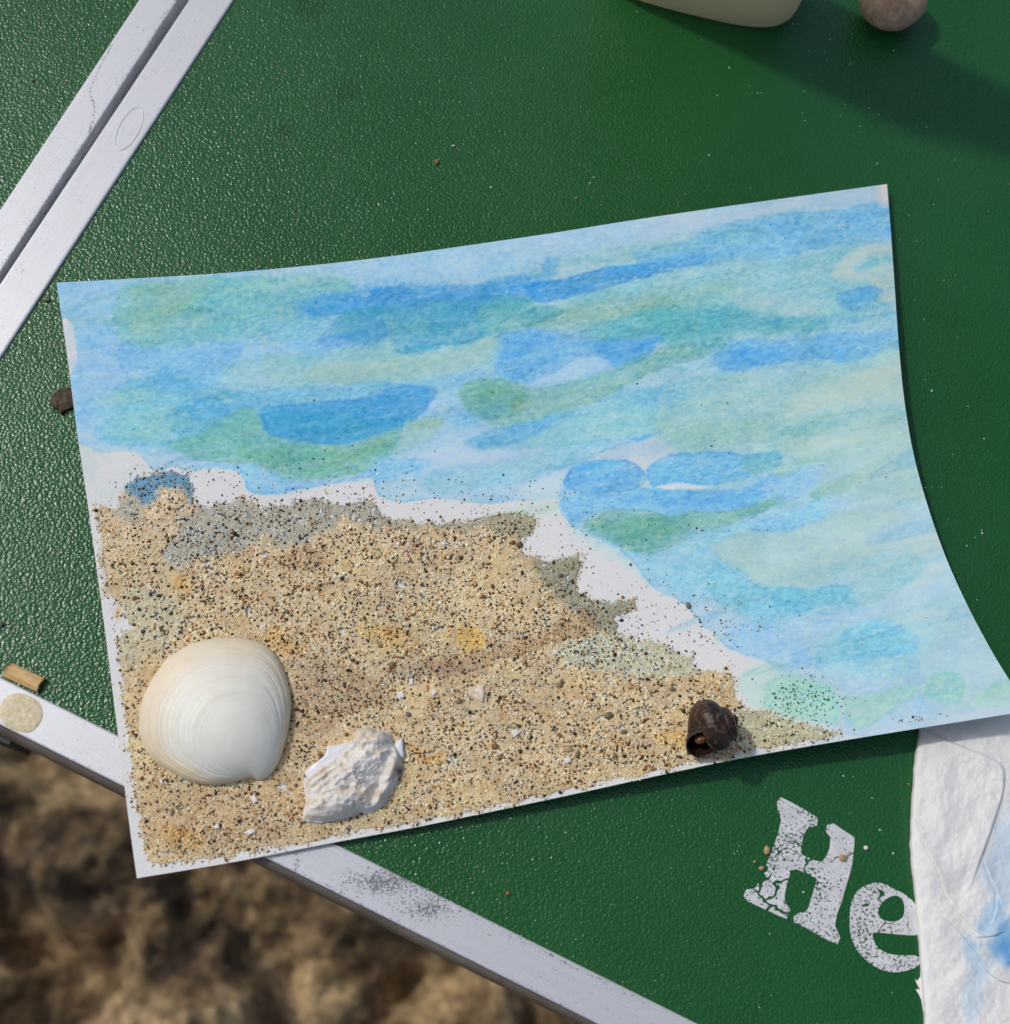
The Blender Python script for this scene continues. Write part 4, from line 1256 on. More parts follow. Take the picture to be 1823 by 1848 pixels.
# ================================================================== CLAM SHELL
def build_clam():
    out = smooth_poly([(251, 1307.6), (254, 1275), (269, 1238), (295, 1199), (302, 1190), (318.5, 1179), (348, 1163), (384, 1154), (414, 1152), (447, 1154.6), (483, 1168), (503, 1191), (516, 1219), (524, 1252),
                       (526, 1278), (521, 1317.5), (511, 1357), (499.5, 1383), (483, 1403), (468, 1408), (452, 1404), (430, 1410), (397.5, 1415.6), (374.5, 1416), (341.5, 1410), (308.6, 1393), (279, 1373.5), (261, 1350), (254, 1331)], 10)
    z0 = on_card(390, 1290)[2] + 0.15 * MM
    O = P(out[:, 0], out[:, 1], z0)
    na = len(O)
    H = 6.6 * MM
    # beak of the shell: umbo point high above the lower right corner
    U = P(474, 1385, z0)
    ng = 220
    g = np.linspace(0.0, 1, ng) ** 0.85
    G, K = np.meshgrid(g, np.arange(na), indexing='xy')       # (na, ng)
    Pxy = U[None, None] + G[..., None] * (O[:, None] - U[None, None])
    # inflated dome over the outline (membrane solution), a little fuller toward the beak
    n_ = 110
    gx = np.linspace(out[:, 0].min() - 3, out[:, 0].max() + 3, n_); gy = np.linspace(out[:, 1].min() - 3, out[:, 1].max() + 3, n_)
    GX, GY = np.meshgrid(gx, gy, indexing='ij')
    msk = sdist(GX, GY, out) < 0
    src = 1.0 + 1.6 * np.exp(-(((GX - 445) / 75) ** 2 + ((GY - 1335) / 75) ** 2))
    f_ = np.zeros((n_, n_))
    for _ in range(5000):
        f_[1:-1, 1:-1] = .25 * (f_[2:, 1:-1] + f_[:-2, 1:-1] + f_[1:-1, 2:] + f_[1:-1, :-2]) + src[1:-1, 1:-1] * .01
        f_ *= msk
    f_ /= f_.max()
    pu, pv = 474 + G * (out[:, 0] - 474)[:, None], 1385 + G * (out[:, 1] - 1385)[:, None]
    fi = np.clip((pu - gx[0]) / (gx[1] - gx[0]), 0, n_ - 1.001); fj = np.clip((pv - gy[0]) / (gy[1] - gy[0]), 0, n_ - 1.001)
    i0 = fi.astype(int); j0 = fj.astype(int); di = fi - i0; dj = fj - j0
    ph_ = (f_[i0, j0] * (1 - di) + f_[i0 + 1, j0] * di) * (1 - dj) + (f_[i0, j0 + 1] * (1 - di) + f_[i0 + 1, j0 + 1] * di) * dj
    z = H * np.sqrt(np.clip(ph_, 0, 1)) * (1 - 0 * G)
    z[:, -1] = 0
    wl = 1.0
    # growth ridges follow the lip; close and deep toward the rim, stronger on the lower left side
    ang = np.arctan2(O[:, 1] - U[1], O[:, 0] - U[0])[:, None]
    side = 0.35 + 0.9 * np.exp(-((np.mod(ang - math.radians(195) + math.pi, 2 * math.pi) - math.pi) / 0.55) ** 2)
    ph = G + 0.006 * (vnoise(ang * 3 + 9, G * 14, 3) - .5)
    irr = vnoise(ph * 70, ph * 0 + 3, 6) * .5 + vnoise(ph * 130, ph * 0 + 8, 7) * .5
    rid = (irr - .5) * sstep(.25, .9, G) * side * 0.00046
    rid += (vnoise(ph * 17, ph * 0 + 1, 8) - .5) * 0.00030 * sstep(.3, .8, G)
    z = z + rid * np.clip((1 - G) * 14, 0, 1) * sstep(.15, .6, np.linalg.norm((O - U)[:, :2], axis=1) / 0.024)[:, None]
    V = Pxy.copy()
    V[..., 2] = z0 + z + 0.25 * MM * (1 - G) * 0
    # colour: chalk white crown, cream to ochre toward the rim, fine bands
    band = (vnoise(ph * 34, ph * 0 + 5, 9) - .5)
    band2 = (vnoise(ph * 80, ph * 0 + 2, 11) - .5)
    och = sstep(.62, 1.0, G + 0.14 * band + .03 * band2) * (0.55 + .45 * np.clip(side, 0, 1))
    cw, co = lin((243, 239, 230)), lin((229, 212, 182))
    C = cw[None, None] * (1 - och[..., None]) + co[None, None] * och[..., None]
    C *= (1 + (0.10 * band + .06 * band2) * sstep(.3, .7, G))[..., None] * np.array([1, .98, .93])
    st = fbm(V[..., 0] * 260, V[..., 1] * 260, 4, 4)
    C *= (1 + .10 * (st - .5))[..., None]
    C[:, 0] = C[:, 0].mean(0)
    # underside: hollow, a thin wall
    n1 = na * ng
    Vi = V.copy(); Vi[..., 2] = np.maximum(z0 - 0.0001, Vi[..., 2] - 0.9 * MM)
    inn = U[None, None] + 0.955 * G[..., None] * (O[:, None] - U[None, None])
    Vi[..., :2] = inn[..., :2]
    k = np.arange(na); k2 = (k + 1) % na
    rim = np.stack([k * ng + ng - 1, k2 * ng + ng - 1, n1 + k2 * ng + ng - 1, n1 + k * ng + ng - 1], 1)
    F = grid_faces(na, ng, True)
    Vall = np.vstack([V.reshape(-1, 3), Vi.reshape(-1, 3)])
    Call = np.clip(np.vstack([C.reshape(-1, 3), np.tile(lin((225, 215, 205)), (n1, 1))]), 0, .86)
    m = mat_vcol('clam_chalk', 0.5, 0.35, 2200, 0.00006, 0.5, sss=0.1, tint=(.86, .82, .74), tscale=420, tamt=.35)
    loc = np.array([U[0], U[1], z0])
    o = mesh_np('clam_shell', Vall, [F, F[:, ::-1] + n1, rim], m, None, Call, loc=loc)
    bm = bmesh.new(); bm.from_mesh(o.data)
    bmesh.ops.remove_doubles(bm, verts=bm.verts, dist=1e-7)
    bmesh.ops.recalc_face_normals(bm, faces=bm.faces)
    bm.to_mesh(o.data); bm.free()
    tag(o, 'large smooth white clam shell with cream rim lying on the sand', 'shell')


build_clam()

# ================================================================== OYSTER SHELL
def build_oyster():
    o_px = lambda L: np.array(L, float) / 8.286 + np.array([540, 1290])
    main = o_px([(1000, 170), (860, 230), (800, 350), (750, 440), (640, 555), (500, 650), (330, 770), (180, 880), (80, 950), (68, 1100), (100, 1250), (60, 1450), (50, 1560), (160, 1605), (380, 1615), (600, 1570),
                 (800, 1510), (900, 1460), (1010, 1480), (1120, 1460), (1250, 1350), (1400, 1110), (1530, 920), (1575, 760), (1555, 620), (1500, 480), (1410, 400), (1390, 290), (1290, 235), (1170, 230), (1100, 190)])
    out = smooth_poly(main, 7)
    root_c = (637, 1402)
    z0 = on_card(*root_c)[2] + 0.1 * MM
    root = empty('oyster_shell', P(*root_c, z0), 'rough white oyster shell fragment with purple stain beside the clam shell', 'shell')
    na = len(out); nr = 90
    R = np.linspace(0, 1, nr)
    c0 = np.array([640, 1396.])
    u = c0[0] + (out[:, 0] - c0[0])[:, None] * R[None]
    v = c0[1] + (out[:, 1] - c0[1])[:, None] * R[None]
    jag = (vnoise(np.arange(na) / 3.0, np.zeros(na), 4) - .5)[:, None] * 5 * R[None] ** 6
    u = u + jag * .7; v = v + jag * .5
    # coordinates in the zoomed drawing of the shell
    X = (u - 540) * 8.286; Y = (v - 1290) * 8.286
    R2 = np.broadcast_to(R[None], u.shape)
    z = 2.5 * np.sqrt(np.clip(1 - R2 ** 2.6, 0, 1))
    def bump_(cx, cy, ax, ay, ang, h):
        ca_, sa = math.cos(ang), math.sin(ang)
        dx = (X - cx) * ca_ + (Y - cy) * sa; dy = -(X - cx) * sa + (Y - cy) * ca_
        return h * np.exp(-((dx / ax) ** 2 + (dy / ay) ** 2))
    z = z + bump_(620, 1330, 420, 190, -.25, 1.5)            # lower dome
    z = z + bump_(1130, 420, 260, 330, .3, 1.3)              # upper knob
    z = z + bump_(760, 880, 360, 120, -.7, .9)               # middle ridge
    z = z - bump_(830, 600, 140, 90, -.6, 1.1)
    z = z - bump_(760, 1150, 340, 55, -.12, .7)
    z = z - bump_(1240, 900, 120, 420, .45, 1.0)             # trough right
    z = z + bump_(1400, 800, 70, 420, .30, .9)               # right lip
    z = z - bump_(1120, 1250, 50, 260, .25, .9)
    z = z + bump_(1130, 1330, 90, 200, .5, .5)
    # laminated edges on the left: thin parallel steps
    q = (X * .60 + Y * .80)
    lam = np.exp(-(((X - 330) / 330) ** 2 + ((Y - 850) / 330) ** 2))
    z = z + .28 * lam * np.sin(q / 17.0 + 2 * fbm(X / 150, Y / 150, 3, 2))
    rg = 1 - np.abs(2 * fbm(X / 260 + 3, Y / 210, 6, 4) - 1)
    z = z + (rg - .7) * 1.6 * np.clip((1 - R2) * 4, 0, 1)
    z = z + (fbm(X / 60, Y / 60, 9, 3) - .5) * .35
    z = np.maximum(z, 0.05) * np.clip((1 - R2) * 9, 0.12, 1)
    V = P(u, v, z0 + 0 * u)
    V[..., 2] += z * MM
    cw = lin((226, 221, 213))
    val = np.clip(.5 - (z - 2.7) * .2, 0, 1)
    tan = sstep(.42, .75, fbm(X / 170, Y / 120, 12, 4)) * .55 + lam * (np.sin(q / 17.0 + 2 * fbm(X / 150, Y / 150, 3, 2)) < -.35) * .5
    C = np.tile(cw, (na, nr, 1))
    C = C * (1 - tan[..., None]) + lin((206, 186, 148)) * tan[..., None]
    pur = np.zeros_like(z)
    for (cx, cy, ax, ay, a_, s_) in ((1500, 860, 70, 60, -.6, .9), (1380, 960, 120, 30, -.75, .45), (1120, 300, 40, 60, 0, .4), (1270, 320, 60, 25, .5, .45), (690, 1110, 150, 28, .1, .3), (1080, 1080, 60, 60, 0, .3)):
        pur = np.maximum(pur, bump_(cx, cy, ax, ay, a_, s_))
    C = C * (1 - pur[..., None]) + lin((70, 52, 66)) * pur[..., None]
    C *= (0.92 + .16 * fbm(X / 40, Y / 40, 2, 3))[..., None]
    F = grid_faces(na, nr, True)
    n1 = na * nr
    k = np.arange(na); k2 = (k + 1) % na
    Vb = V[:, -1].copy(); Vb[:, 2] = z0 - .2 * MM
    side = np.stack([k * nr + nr - 1, k2 * nr + nr - 1, n1 + k2, n1 + k], 1)
    m = mat_vcol('oyster_chalk', 0.6, 0.35, 1500, 0.0001, 0.6, sss=0.08)
    o = mesh_np('outer_shell', np.vstack([V.reshape(-1, 3), Vb]), [F, side], m, root, np.clip(np.vstack([C.reshape(-1, 3), C[:, -1]]), 0, .85))
    bm = bmesh.new(); bm.from_mesh(o.data); bmesh.ops.remove_doubles(bm, verts=bm.verts, dist=1e-7)
    bmesh.ops.recalc_face_normals(bm, faces=bm.faces); bm.to_mesh(o.data); bm.free()
    # smooth white inner layer sticking out at upper left and upper right
    mi, nt, b = new_mat('nacre')
    b.inputs['Base Color'].default_value = (*lin((232, 231, 234)), 1)
    b.inputs['Roughness'].default_value = 0.25
    for pts in ([(780, 420), (650, 440), (540, 465), (430, 462), (400, 580), (350, 640), (270, 710), (150, 790), (85, 900), (200, 960), (420, 860), (640, 700), (760, 560)],
                [(1430, 430), (1500, 375), (1550, 390), (1565, 560), (1580, 640), (1500, 640), (1450, 540)]):
        pp = smooth_poly(o_px(pts), 3)
        cc = pp.mean(0)
        Vv = []
        nn = len(pp)
        for r, h in ((1, -.1), (1, .45), (.93, .75), (.6, 1.0), (.25, 1.05)):
            q = cc + (pp - cc) * r
            w = P(q[:, 0], q[:, 1], z0); w[:, 2] += h * MM + .12 * MM * vnoise(q[:, 0] / 5, q[:, 1] / 5, 3)
            Vv.append(w)
        w = P(*cc, z0); w[2] += 1.05 * MM
        Vv = np.vstack(Vv + [w[None]])
        F4 = np.array([[a * nn + i, a * nn + (i + 1) % nn, (a + 1) * nn + (i + 1) % nn, (a + 1) * nn + i] for a in range(4) for i in range(nn)])
        F3 = np.array([[4 * nn + i, 4 * nn + (i + 1) % nn, 5 * nn] for i in range(nn)])
        o = mesh_np('inner_layer', Vv, [F4, F3], mi, root)
        bm = bmesh.new(); bm.from_mesh(o.data); bmesh.ops.recalc_face_normals(bm, faces=bm.faces); bm.to_mesh(o.data); bm.free()


build_oyster()

# ================================================================== SNAIL SHELL
def build_snail():
    turns = 2.3
    b = math.log(1.5) / (2 * math.pi)
    na, nc = 520, 64
    ph = np.linspace(-turns * 2 * math.pi, 0, na)
    g = np.exp(b * ph)
    th = np.linspace(0, 2 * math.pi, nc, endpoint=False)
    PHm, TH = np.meshgrid(ph, th, indexing='ij')
    G = np.exp(b * PHm)
    r = 0.86
    # whorl section: slightly taller than wide, with fine growth folds
    fold = 1 + 0.010 * np.sin(PHm * 34 + 2.5 * np.sin(PHm * 5)) + 0.035 * (vnoise(PHm * 9 + 60, TH * .9, 4) - .5) + 0.012 * np.sin(TH * 9 + .6 * np.sin(PHm * 3))
    rad = G * (1.0 + r * np.cos(TH) * 0.98 * fold)
    hz = G * (-2.9 + r * 1.08 * np.sin(TH) * fold)             # apex at +z (hz -> 0)
    X = rad * np.cos(PHm); Y = -rad * np.sin(PHm)
    V = np.stack([X, Y, hz], -1)
    # colour
    sp = fbm(PHm * 3.2 + 40, TH * 2.0 + 10, 5, 4)
    ax = vnoise(PHm * 9 + 90, TH * .7, 7)
    k = np.clip(sp * 1.1 - .25 + .35 * (ax - .5), 0, 1)[..., None]
    C = lin((30, 19, 20)) * (1 - k) + lin((92, 58, 42)) * k
    pale = (sstep(.60, .72, fbm(PHm * 5 + 9, TH * 3 + 3, 9, 3)) * .35)[..., None]
    C = C * (1 - pale) + lin((150, 116, 96)) * pale
    sut = np.exp(-((np.mod(TH, 2 * math.pi) - math.pi * 0.62) / .10) ** 2)[..., None] * .5
    C = C * (1 - sut) + lin((122, 98, 92)) * sut
    V = V.reshape(-1, 3)
    # aperture: inner lip going back inside
    F = grid_faces(na, nc)
    j = np.arange(nc); 
    wrap = np.stack([np.arange(na - 1)[:, None] * nc + nc - 1 + 0 * j[:1], (np.arange(na - 1)[:, None] + 1) * nc + nc - 1 + 0 * j[:1],
                     (np.arange(na - 1)[:, None] + 1) * nc + 0 * j[:1], np.arange(na - 1)[:, None] * nc + 0 * j[:1]], -1).reshape(-1, 4)
    F = np.vstack([F, wrap])
    V = np.vstack([V, V[:nc].mean(0)[None] + np.array([[0, 0, .12]])]); C = np.vstack([C.reshape(-1, 3), lin((52, 36, 32))[None]])
    cap = np.stack([np.arange(nc), (np.arange(nc) + 1) % nc, np.full(nc, na * nc)], 1)
    n0 = len(V)
    inner = []; ic = []
    steps = 26
    for q in range(steps + 1):
        p = -q / steps * 1.5
        gg = math.exp(b * p)
        sh = 0.90 if q else 0.955
        rr = gg * (1.0 + r * sh * np.cos(th) * .98); hh = gg * (-2.9 + r * sh * 1.08 * np.sin(th))
        inner.append(np.stack([rr * math.cos(p), -rr * math.sin(p), hh], -1))
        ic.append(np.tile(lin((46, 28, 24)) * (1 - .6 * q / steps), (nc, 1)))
    last = (na - 1) * nc
    base = n0
    jj = np.arange(nc); jn = (jj + 1) % nc
    Fi = [np.stack([last + jj, last + jn, base + jn, base + jj], 1)]
    for q in range(steps):
        Fi.append(np.stack([base + q * nc + jj, base + q * nc + jn, base + (q + 1) * nc + jn, base + (q + 1) * nc + jj], 1))
    V = np.vstack([V] + inner)
    C = np.vstack([C.reshape(-1, 3)] + ic)
    F = np.vstack([F] + Fi)
    # dried plug (operculum) set back in the mouth
    # orientation: local z (apex) -> mostly image right; mouth normal (local +y at phi=0) -> toward viewer and lower left
    apex = Vector((0.93, 0.12, 0.16)).normalized()
    mouth = Vector((-0.36, -0.66, 0.64))
    mouth = (mouth - apex * mouth.dot(apex)).normalized()
    xax = (-mouth).cross(apex).normalized()
    M = np.array([xax, -mouth, apex]).T
    V = V @ M.T
    size = ((V[:, 0].max() - V[:, 0].min()) + (V[:, 1].max() - V[:, 1].min())) / 2
    scale = 8.2 * MM / size
    V = V * scale
    z0 = on_card(1287, 1313)[2]
    ctr = (V.max(0) + V.min(0)) / 2
    zmin = V[:, 2].min()
    top = V[:, 2].max()
    at = P(1287, 1312, z0 + (top - zmin) * .5)
    off = np.array([at[0] - ctr[0], at[1] - ctr[1], z0 - zmin - 0.2 * MM])
    V = V + off
    root = empty('snail_shell', (at[0], at[1], z0), 'small dark brown periwinkle snail shell lying mouth up on the sand', 'snail shell')
    m = mat_vcol('snail_dark', 0.42, 0.4, 2600, 0.00012, 0.6, tint=(.35, .3, .3), tscale=900, tamt=.8)
    o = mesh_np('shell_body', V, [F, cap], m, root, np.clip(C, 0, .8))
    bm = bmesh.new(); bm.from_mesh(o.data); bmesh.ops.recalc_face_normals(bm, faces=bm.faces); bm.to_mesh(o.data); bm.free()
    # columella / dried flesh: brown knob inside the mouth
    cp = np.array([0.86, 0.42, -2.95]) @ M.T * scale + off
    kv = lumpy(IV3, .2, 1.3, 4) * np.array([0.30, 0.36, 0.36]) @ M.T * scale + cp
    mk = mat_plain('dried_flesh', tuple(lin((92, 54, 28))), tuple(lin((150, 100, 58))), 900, 0.4, 0.5, 0.0001, 1500)
    mesh_np('dried_flesh', kv, IF3, mk, root)


build_snail()

# ================================================================== TISSUE
def build_tissue():
    root = empty('paper_tissue', P(1740, 1600, 0), 'crumpled white paper tissue stained with blue paint at right edge', 'tissue')
    LEFT = smooth_poly([(1662, 1296), (1660, 1318), (1650, 1380), (1645, 1450), (1643, 1500), (1646, 1560), (1652, 1640), (1658, 1700), (1662, 1760), (1668, 1848), (1674, 1960)], 6, False)
    nu, nv = 330, 420
    a = np.linspace(0, 1, nu) ** 1.15; bt = np.linspace(0, 1, nv)
    A, B = np.meshgrid(a, bt, indexing='ij')
    L = arc(LEFT, B.ravel()).reshape(nu, nv, 2)
    wob = (fbm(L[..., 1] / 30, L[..., 1] * 0, 4, 3) - .5) * 5
    u = L[..., 0] + wob + A * 330
    v = L[..., 1] - A * 25
    d = A * 330                                   # distance from the folded left edge
    z = 1.0 * np.sqrt(np.clip(1 - (1 - np.clip(d / 16, 0, 1)) ** 2, 0, 1)) + .12
    z = z + 1.5 * (fbm(u / 130, v / 150, 3, 3) - .4) * sstep(0, 60, d) + .7 * (fbm(u / 34, v / 40, 5, 3) - .5) * sstep(0, 20, d)
    z = z + 0.5 * (1 - np.abs(2 * fbm(u / 75 + 4, v / 95, 8, 3) - 1) - .5) * sstep(0, 50, d)
    # upper flap: folded-over ply with an edge from (1672,1320) to (1805,1380) and down
    flap = smooth_poly([(1560, 1300), (1655, 1314), (1672, 1320), (1735, 1347), (1804, 1378), (1812, 1420), (1795, 1482), (1765, 1565), (1745, 1610), (1700, 1625), (1560, 1640)], 4)
    fd = sdist(u, v, flap)
    edge_fade = sstep(1640, 1560, v)
    edge_fade = 1 - sstep(1540, 1625, v)
    z = z + 0.55 * (1 - sstep(-2.5, 2.5, fd)) * edge_fade
    z = z + 0.12 * np.exp(-np.clip(-fd, 0, 99) / 20) * (fd < 0) * edge_fade
    def crease(pts, depth, w, lift, wl):
        """sharp fold: one side rides up over the other"""
        nonlocal z
        c = smooth_poly(pts, 5, False)
        dd = np.full(u.shape, 1e9); sd_ = np.zeros(u.shape)
        for k in range(len(c) - 1):
            e = c[k + 1] - c[k]; L_ = e @ e + 1e-9
            t = np.clip(((u - c[k, 0]) * e[0] + (v - c[k, 1]) * e[1]) / L_, 0, 1)
            q = np.hypot(u - c[k, 0] - t * e[0], v - c[k, 1] - t * e[1])
            sg = ((u - c[k, 0]) * e[1] - (v - c[k, 1]) * e[0]) / math.sqrt(L_)
            sd_ = np.where(q < dd, sg, sd_); dd = np.minimum(dd, q)
        side = sstep(-1.6, 1.6, sd_)
        # fade toward both ends of the fold
        ends = np.minimum(np.hypot(u - c[0, 0], v - c[0, 1]), np.hypot(u - c[-1, 0], v - c[-1, 1]))
        fade = sstep(0, 22, ends + 4 * (dd < 3))
        z = z + fade * (lift * np.exp(-dd / wl) * side * .8 - depth * .4 * np.exp(-(dd / (w * .55)) ** 2) * (1 - side))
    crease([(1649, 1472), (1662, 1502), (1676, 1540), (1692, 1568), (1712, 1622), (1745, 1662), (1772, 1692)], .9, 5, .45, 14)
    crease([(1698, 1652), (1730, 1680), (1760, 1716), (1790, 1760), (1824, 1775), (1900, 1780)], 1.0, 5, .55, 14)
    crease([(1758, 1692), (1790, 1690), (1818, 1680)], .9, 4, .45, 10)
    crease([(1772, 1545), (1790, 1590), (1812, 1640)], .6, 5, .3, 12)
    crease([(1800, 1600), (1798, 1640), (1790, 1668)], .5, 5, .3, 10)
    crease([(1780, 1405), (1800, 1408), (1815, 1418)], .5, 4, .25, 8)
    crease([(1740, 1356), (1775, 1380), (1790, 1392)], .35, 3, .2, 7)
    z = z * np.clip(d / 3 + .05, 0, 1)
    # under the card the tissue is pressed down
    pt = P(u, v, 0 * u)
    card_clear = 1 - sstep(1305, 1350, v + (u - 1660) * .17)
    z = z * (1 - .55 * card_clear)
    dm = vnoise(u / 6.5 + 3, v / 6.5, 1) - .5 + .6 * (vnoise(u / 3.4, v / 3.4 + 9, 2) - .5)
    z = z + .085 * dm * sstep(4, 20, d)
    V = pt.copy(); V[..., 2] = .15 * MM + np.maximum(z, .03) * MM
    # keep apparent outline by projecting at the final height
    V = P(u, v, V[..., 2])
    V[0, :, 2] = 0.08 * MM
    white = lin((236, 234, 228))
    C = np.tile(white, (nu, nv, 1))
    nz = fbm(u / 30, v / 36, 7, 4)
    def stain(cx, cy, ax, ay, ang, s, c):
        nonlocal C
        ca_, sa = math.cos(ang), math.sin(ang)
        dx = (u - cx) * ca_ + (v - cy) * sa; dy = -(u - cx) * sa + (v - cy) * ca_
        q = np.sqrt((dx / ax) ** 2 + (dy / ay) ** 2) + (nz - .5) * .9
        k_ = (s * (1 - sstep(.45, 1.05, q)))[..., None]
        C = C * (1 - k_) + lin(c) * k_
    stain(1815, 1560, 45, 120, .15, .55, (168, 202, 226))
    stain(1755, 1790, 22, 90, -.05, .5, (176, 208, 228))
    stain(1765, 1735, 25, 60, -.5, .45, (150, 198, 228))
    stain(1830, 1700, 75, 62, .2, .85, (126, 184, 224))
    stain(1832, 1715, 45, 40, 0, .7, (92, 158, 214))
    stain(1800, 1650, 30, 40, .3, .5, (140, 192, 228))
    F = grid_faces(nu, nv)
    n1 = nu * nv
    m, nt, b = new_mat('tissue_paper')
    at = N(nt, 'ShaderNodeVertexColor', layer_name='Col')
    nt.links.new(at.outputs[0], b.inputs['Base Color'])
    b.inputs['Roughness'].default_value = .95
    b.inputs['Specular IOR Level'].default_value = .1
    b.inputs['Subsurface Weight'].default_value = .25
    b.inputs['Subsurface Radius'].default_value = (.001, .001, .001)
    b.inputs['Subsurface Scale'].default_value = 1
    bump(nt, b, noise(nt, 2600, 3, .7), .00006, .5)
    Vb = V.copy(); Vb[..., 2] = np.maximum(V[..., 2] - .5 * MM, .03 * MM)
    edge = [np.stack([np.arange(nv - 1), np.arange(nv - 1) + 1, n1 + np.arange(nv - 1) + 1, n1 + np.arange(nv - 1)], 1)]
    o = mesh_np('tissue_sheet', np.vstack([V.reshape(-1, 3), Vb.reshape(-1, 3)]), [F, F[:, ::-1] + n1] + edge, m, root, np.vstack([C.reshape(-1, 3)] * 2))
    # torn lower ply peeking out at the left edge
    ln = smooth_poly([(1664, 1752), (1661, 1762), (1655, 1770), (1651, 1766), (1656, 1778), (1660, 1786), (1653, 1785), (1659, 1796), (1663, 1806), (1667, 1830), (1672, 1850), (1700, 1850), (1700, 1752)], 3)
    pw = P(ln[:, 0], ln[:, 1], .1 * MM)
    c0 = pw.mean(0)
    nn = len(pw)
    V3 = np.vstack([pw, pw * .5 + c0 * .5 + np.array([0, 0, .12 * MM]), (c0 + np.array([0, 0, .15 * MM]))[None]])
    F4 = np.array([[i, (i + 1) % nn, nn + (i + 1) % nn, nn + i] for i in range(nn)])
    F3 = np.array([[nn + i, nn + (i + 1) % nn, 2 * nn] for i in range(nn)])
    mesh_np('torn_ply', V3, [F4, F3], m, root, np.tile(white, (len(V3), 1)))


build_tissue()

# ================================================================== TUB AND ROUND STONE
def build_tub():
    z = 6 * MM
    A = P(1078, -46, z); Bp = P(1440, 42, z)              # lower side of the tub at its widest
    e = (Bp - A); wdt = np.linalg.norm(e); e /= wdt
    up_ = np.array([-e[1], e[0], 0.0])
    dep = wdt * 0.42
    c = (A + Bp) / 2 + up_ * dep / 2
    c[2] = 0
    root = empty('plastic_tub', c, 'cream white rounded plastic tub standing at the top edge', 'tub')
    na = 120
    a = np.linspace(0, 2 * math.pi, na, endpoint=False)
    pw = 2 / 3.4
    sx = np.sign(np.cos(a)) * np.abs(np.cos(a)) ** pw; sy = np.sign(np.sin(a)) * np.abs(np.sin(a)) ** pw
    hw, hd = wdt / 2, dep / 2
    HT = 76 * MM
    prof = [(0.0, 0.4), (.5, .4), (.86, .3), (.905, .5), (.945, 1.1), (.975, 2.2), (.992, 3.8), (1.0, 5.8), (.998, 8.5), (.992, 14), (.975, 30), (.955, 50), (.94, 66), (.935, 71), (.93, 74.5), (.915, 76),
            (.895, 76), (.88, 75), (.885, 60), (.93, 14), (.90, 5), (.7, 2.6), (0.0, 2.4)]
    V = np.stack([c + e * (sx * hw * r)[:, None] + up_ * (sy * hd * r)[:, None] + np.array([0, 0, h * MM]) for r, h in prof], 1)
    np_ = len(prof)
    m = mat_plain('cream_plastic', tuple(lin((233, 226, 200))), tuple(lin((238, 231, 206))), 200, 0.5, 0.4, 0.00002, 3000)
    nt = m.node_tree; pb = nt.nodes['Principled BSDF']
    tr = N(nt, 'ShaderNodeBsdfTranslucent'); tr.inputs[0].default_value = (*lin((244, 238, 214)), 1)
    mx = N(nt, 'ShaderNodeMixShader'); mx.inputs[0].default_value = 0.66
    nt.links.new(pb.outputs[0], mx.inputs[1]); nt.links.new(tr.outputs[0], mx.inputs[2])
    nt.links.new(mx.outputs[0], nt.nodes['Material Output'].inputs[0])
    mesh_np('tub_wall', V.reshape(-1, 3), grid_faces(na, np_, True), m, root)


build_tub()


def build_round_stone():
    r = 5.9 * MM
    ctr = P(1611, 2, r * .8)
    m, nt, b = new_mat('speckled_stone')
    a = ramp(nt, noise(nt, 700, 5, .7), [(.35, tuple(lin((164, 126, 98)))), (.65, tuple(lin((212, 174, 140))))])
    c2 = mixc(nt, ramp(nt, noise(nt, 3200, 2), [(.66, 0.), (.72, .8)]).outputs[0], a.outputs[0], tuple(lin((205, 190, 170))))
    nt.links.new(c2, b.inputs['Base Color'])
    b.inputs['Roughness'].default_value = .6
    bump(nt, b, noise(nt, 1800, 4, .7), .00015, .5)
    v = lumpy(IV5, .07, .8, 3) * np.array([6.3, 5.9, 5.0]) * MM
    v[:, 2] -= v[:, 2].min()
    ctr[2] = 0.02 * MM
    o = mesh_np('round_stone', v + ctr, IF5, m, None, loc=ctr)
    tag(o, 'round brown speckled pebble on the green table by the tub', 'pebble')


build_round_stone()

# ================================================================== SMALL THINGS ON THE TABLE
zt = lambda u, v: P(u, v, 0.02 * MM)
zr = lambda u, v: P(u, v, 0.6 * MM)
M_BARK = mat_plain('dark_bark', tuple(lin((38, 28, 16))), tuple(lin((86, 66, 34))), 1200, .55, .4, .0003, 1500)
chip('bark_flake', [(93, 718), (105, 706), (122, 700), (135, 704), (140, 735), (120, 742), (112, 750), (106, 741), (97, 738), (91, 728)], M_BARK, None, 0.8 * MM, zt,
     'dark brown bark flake half under the left edge of the card', 'bark')


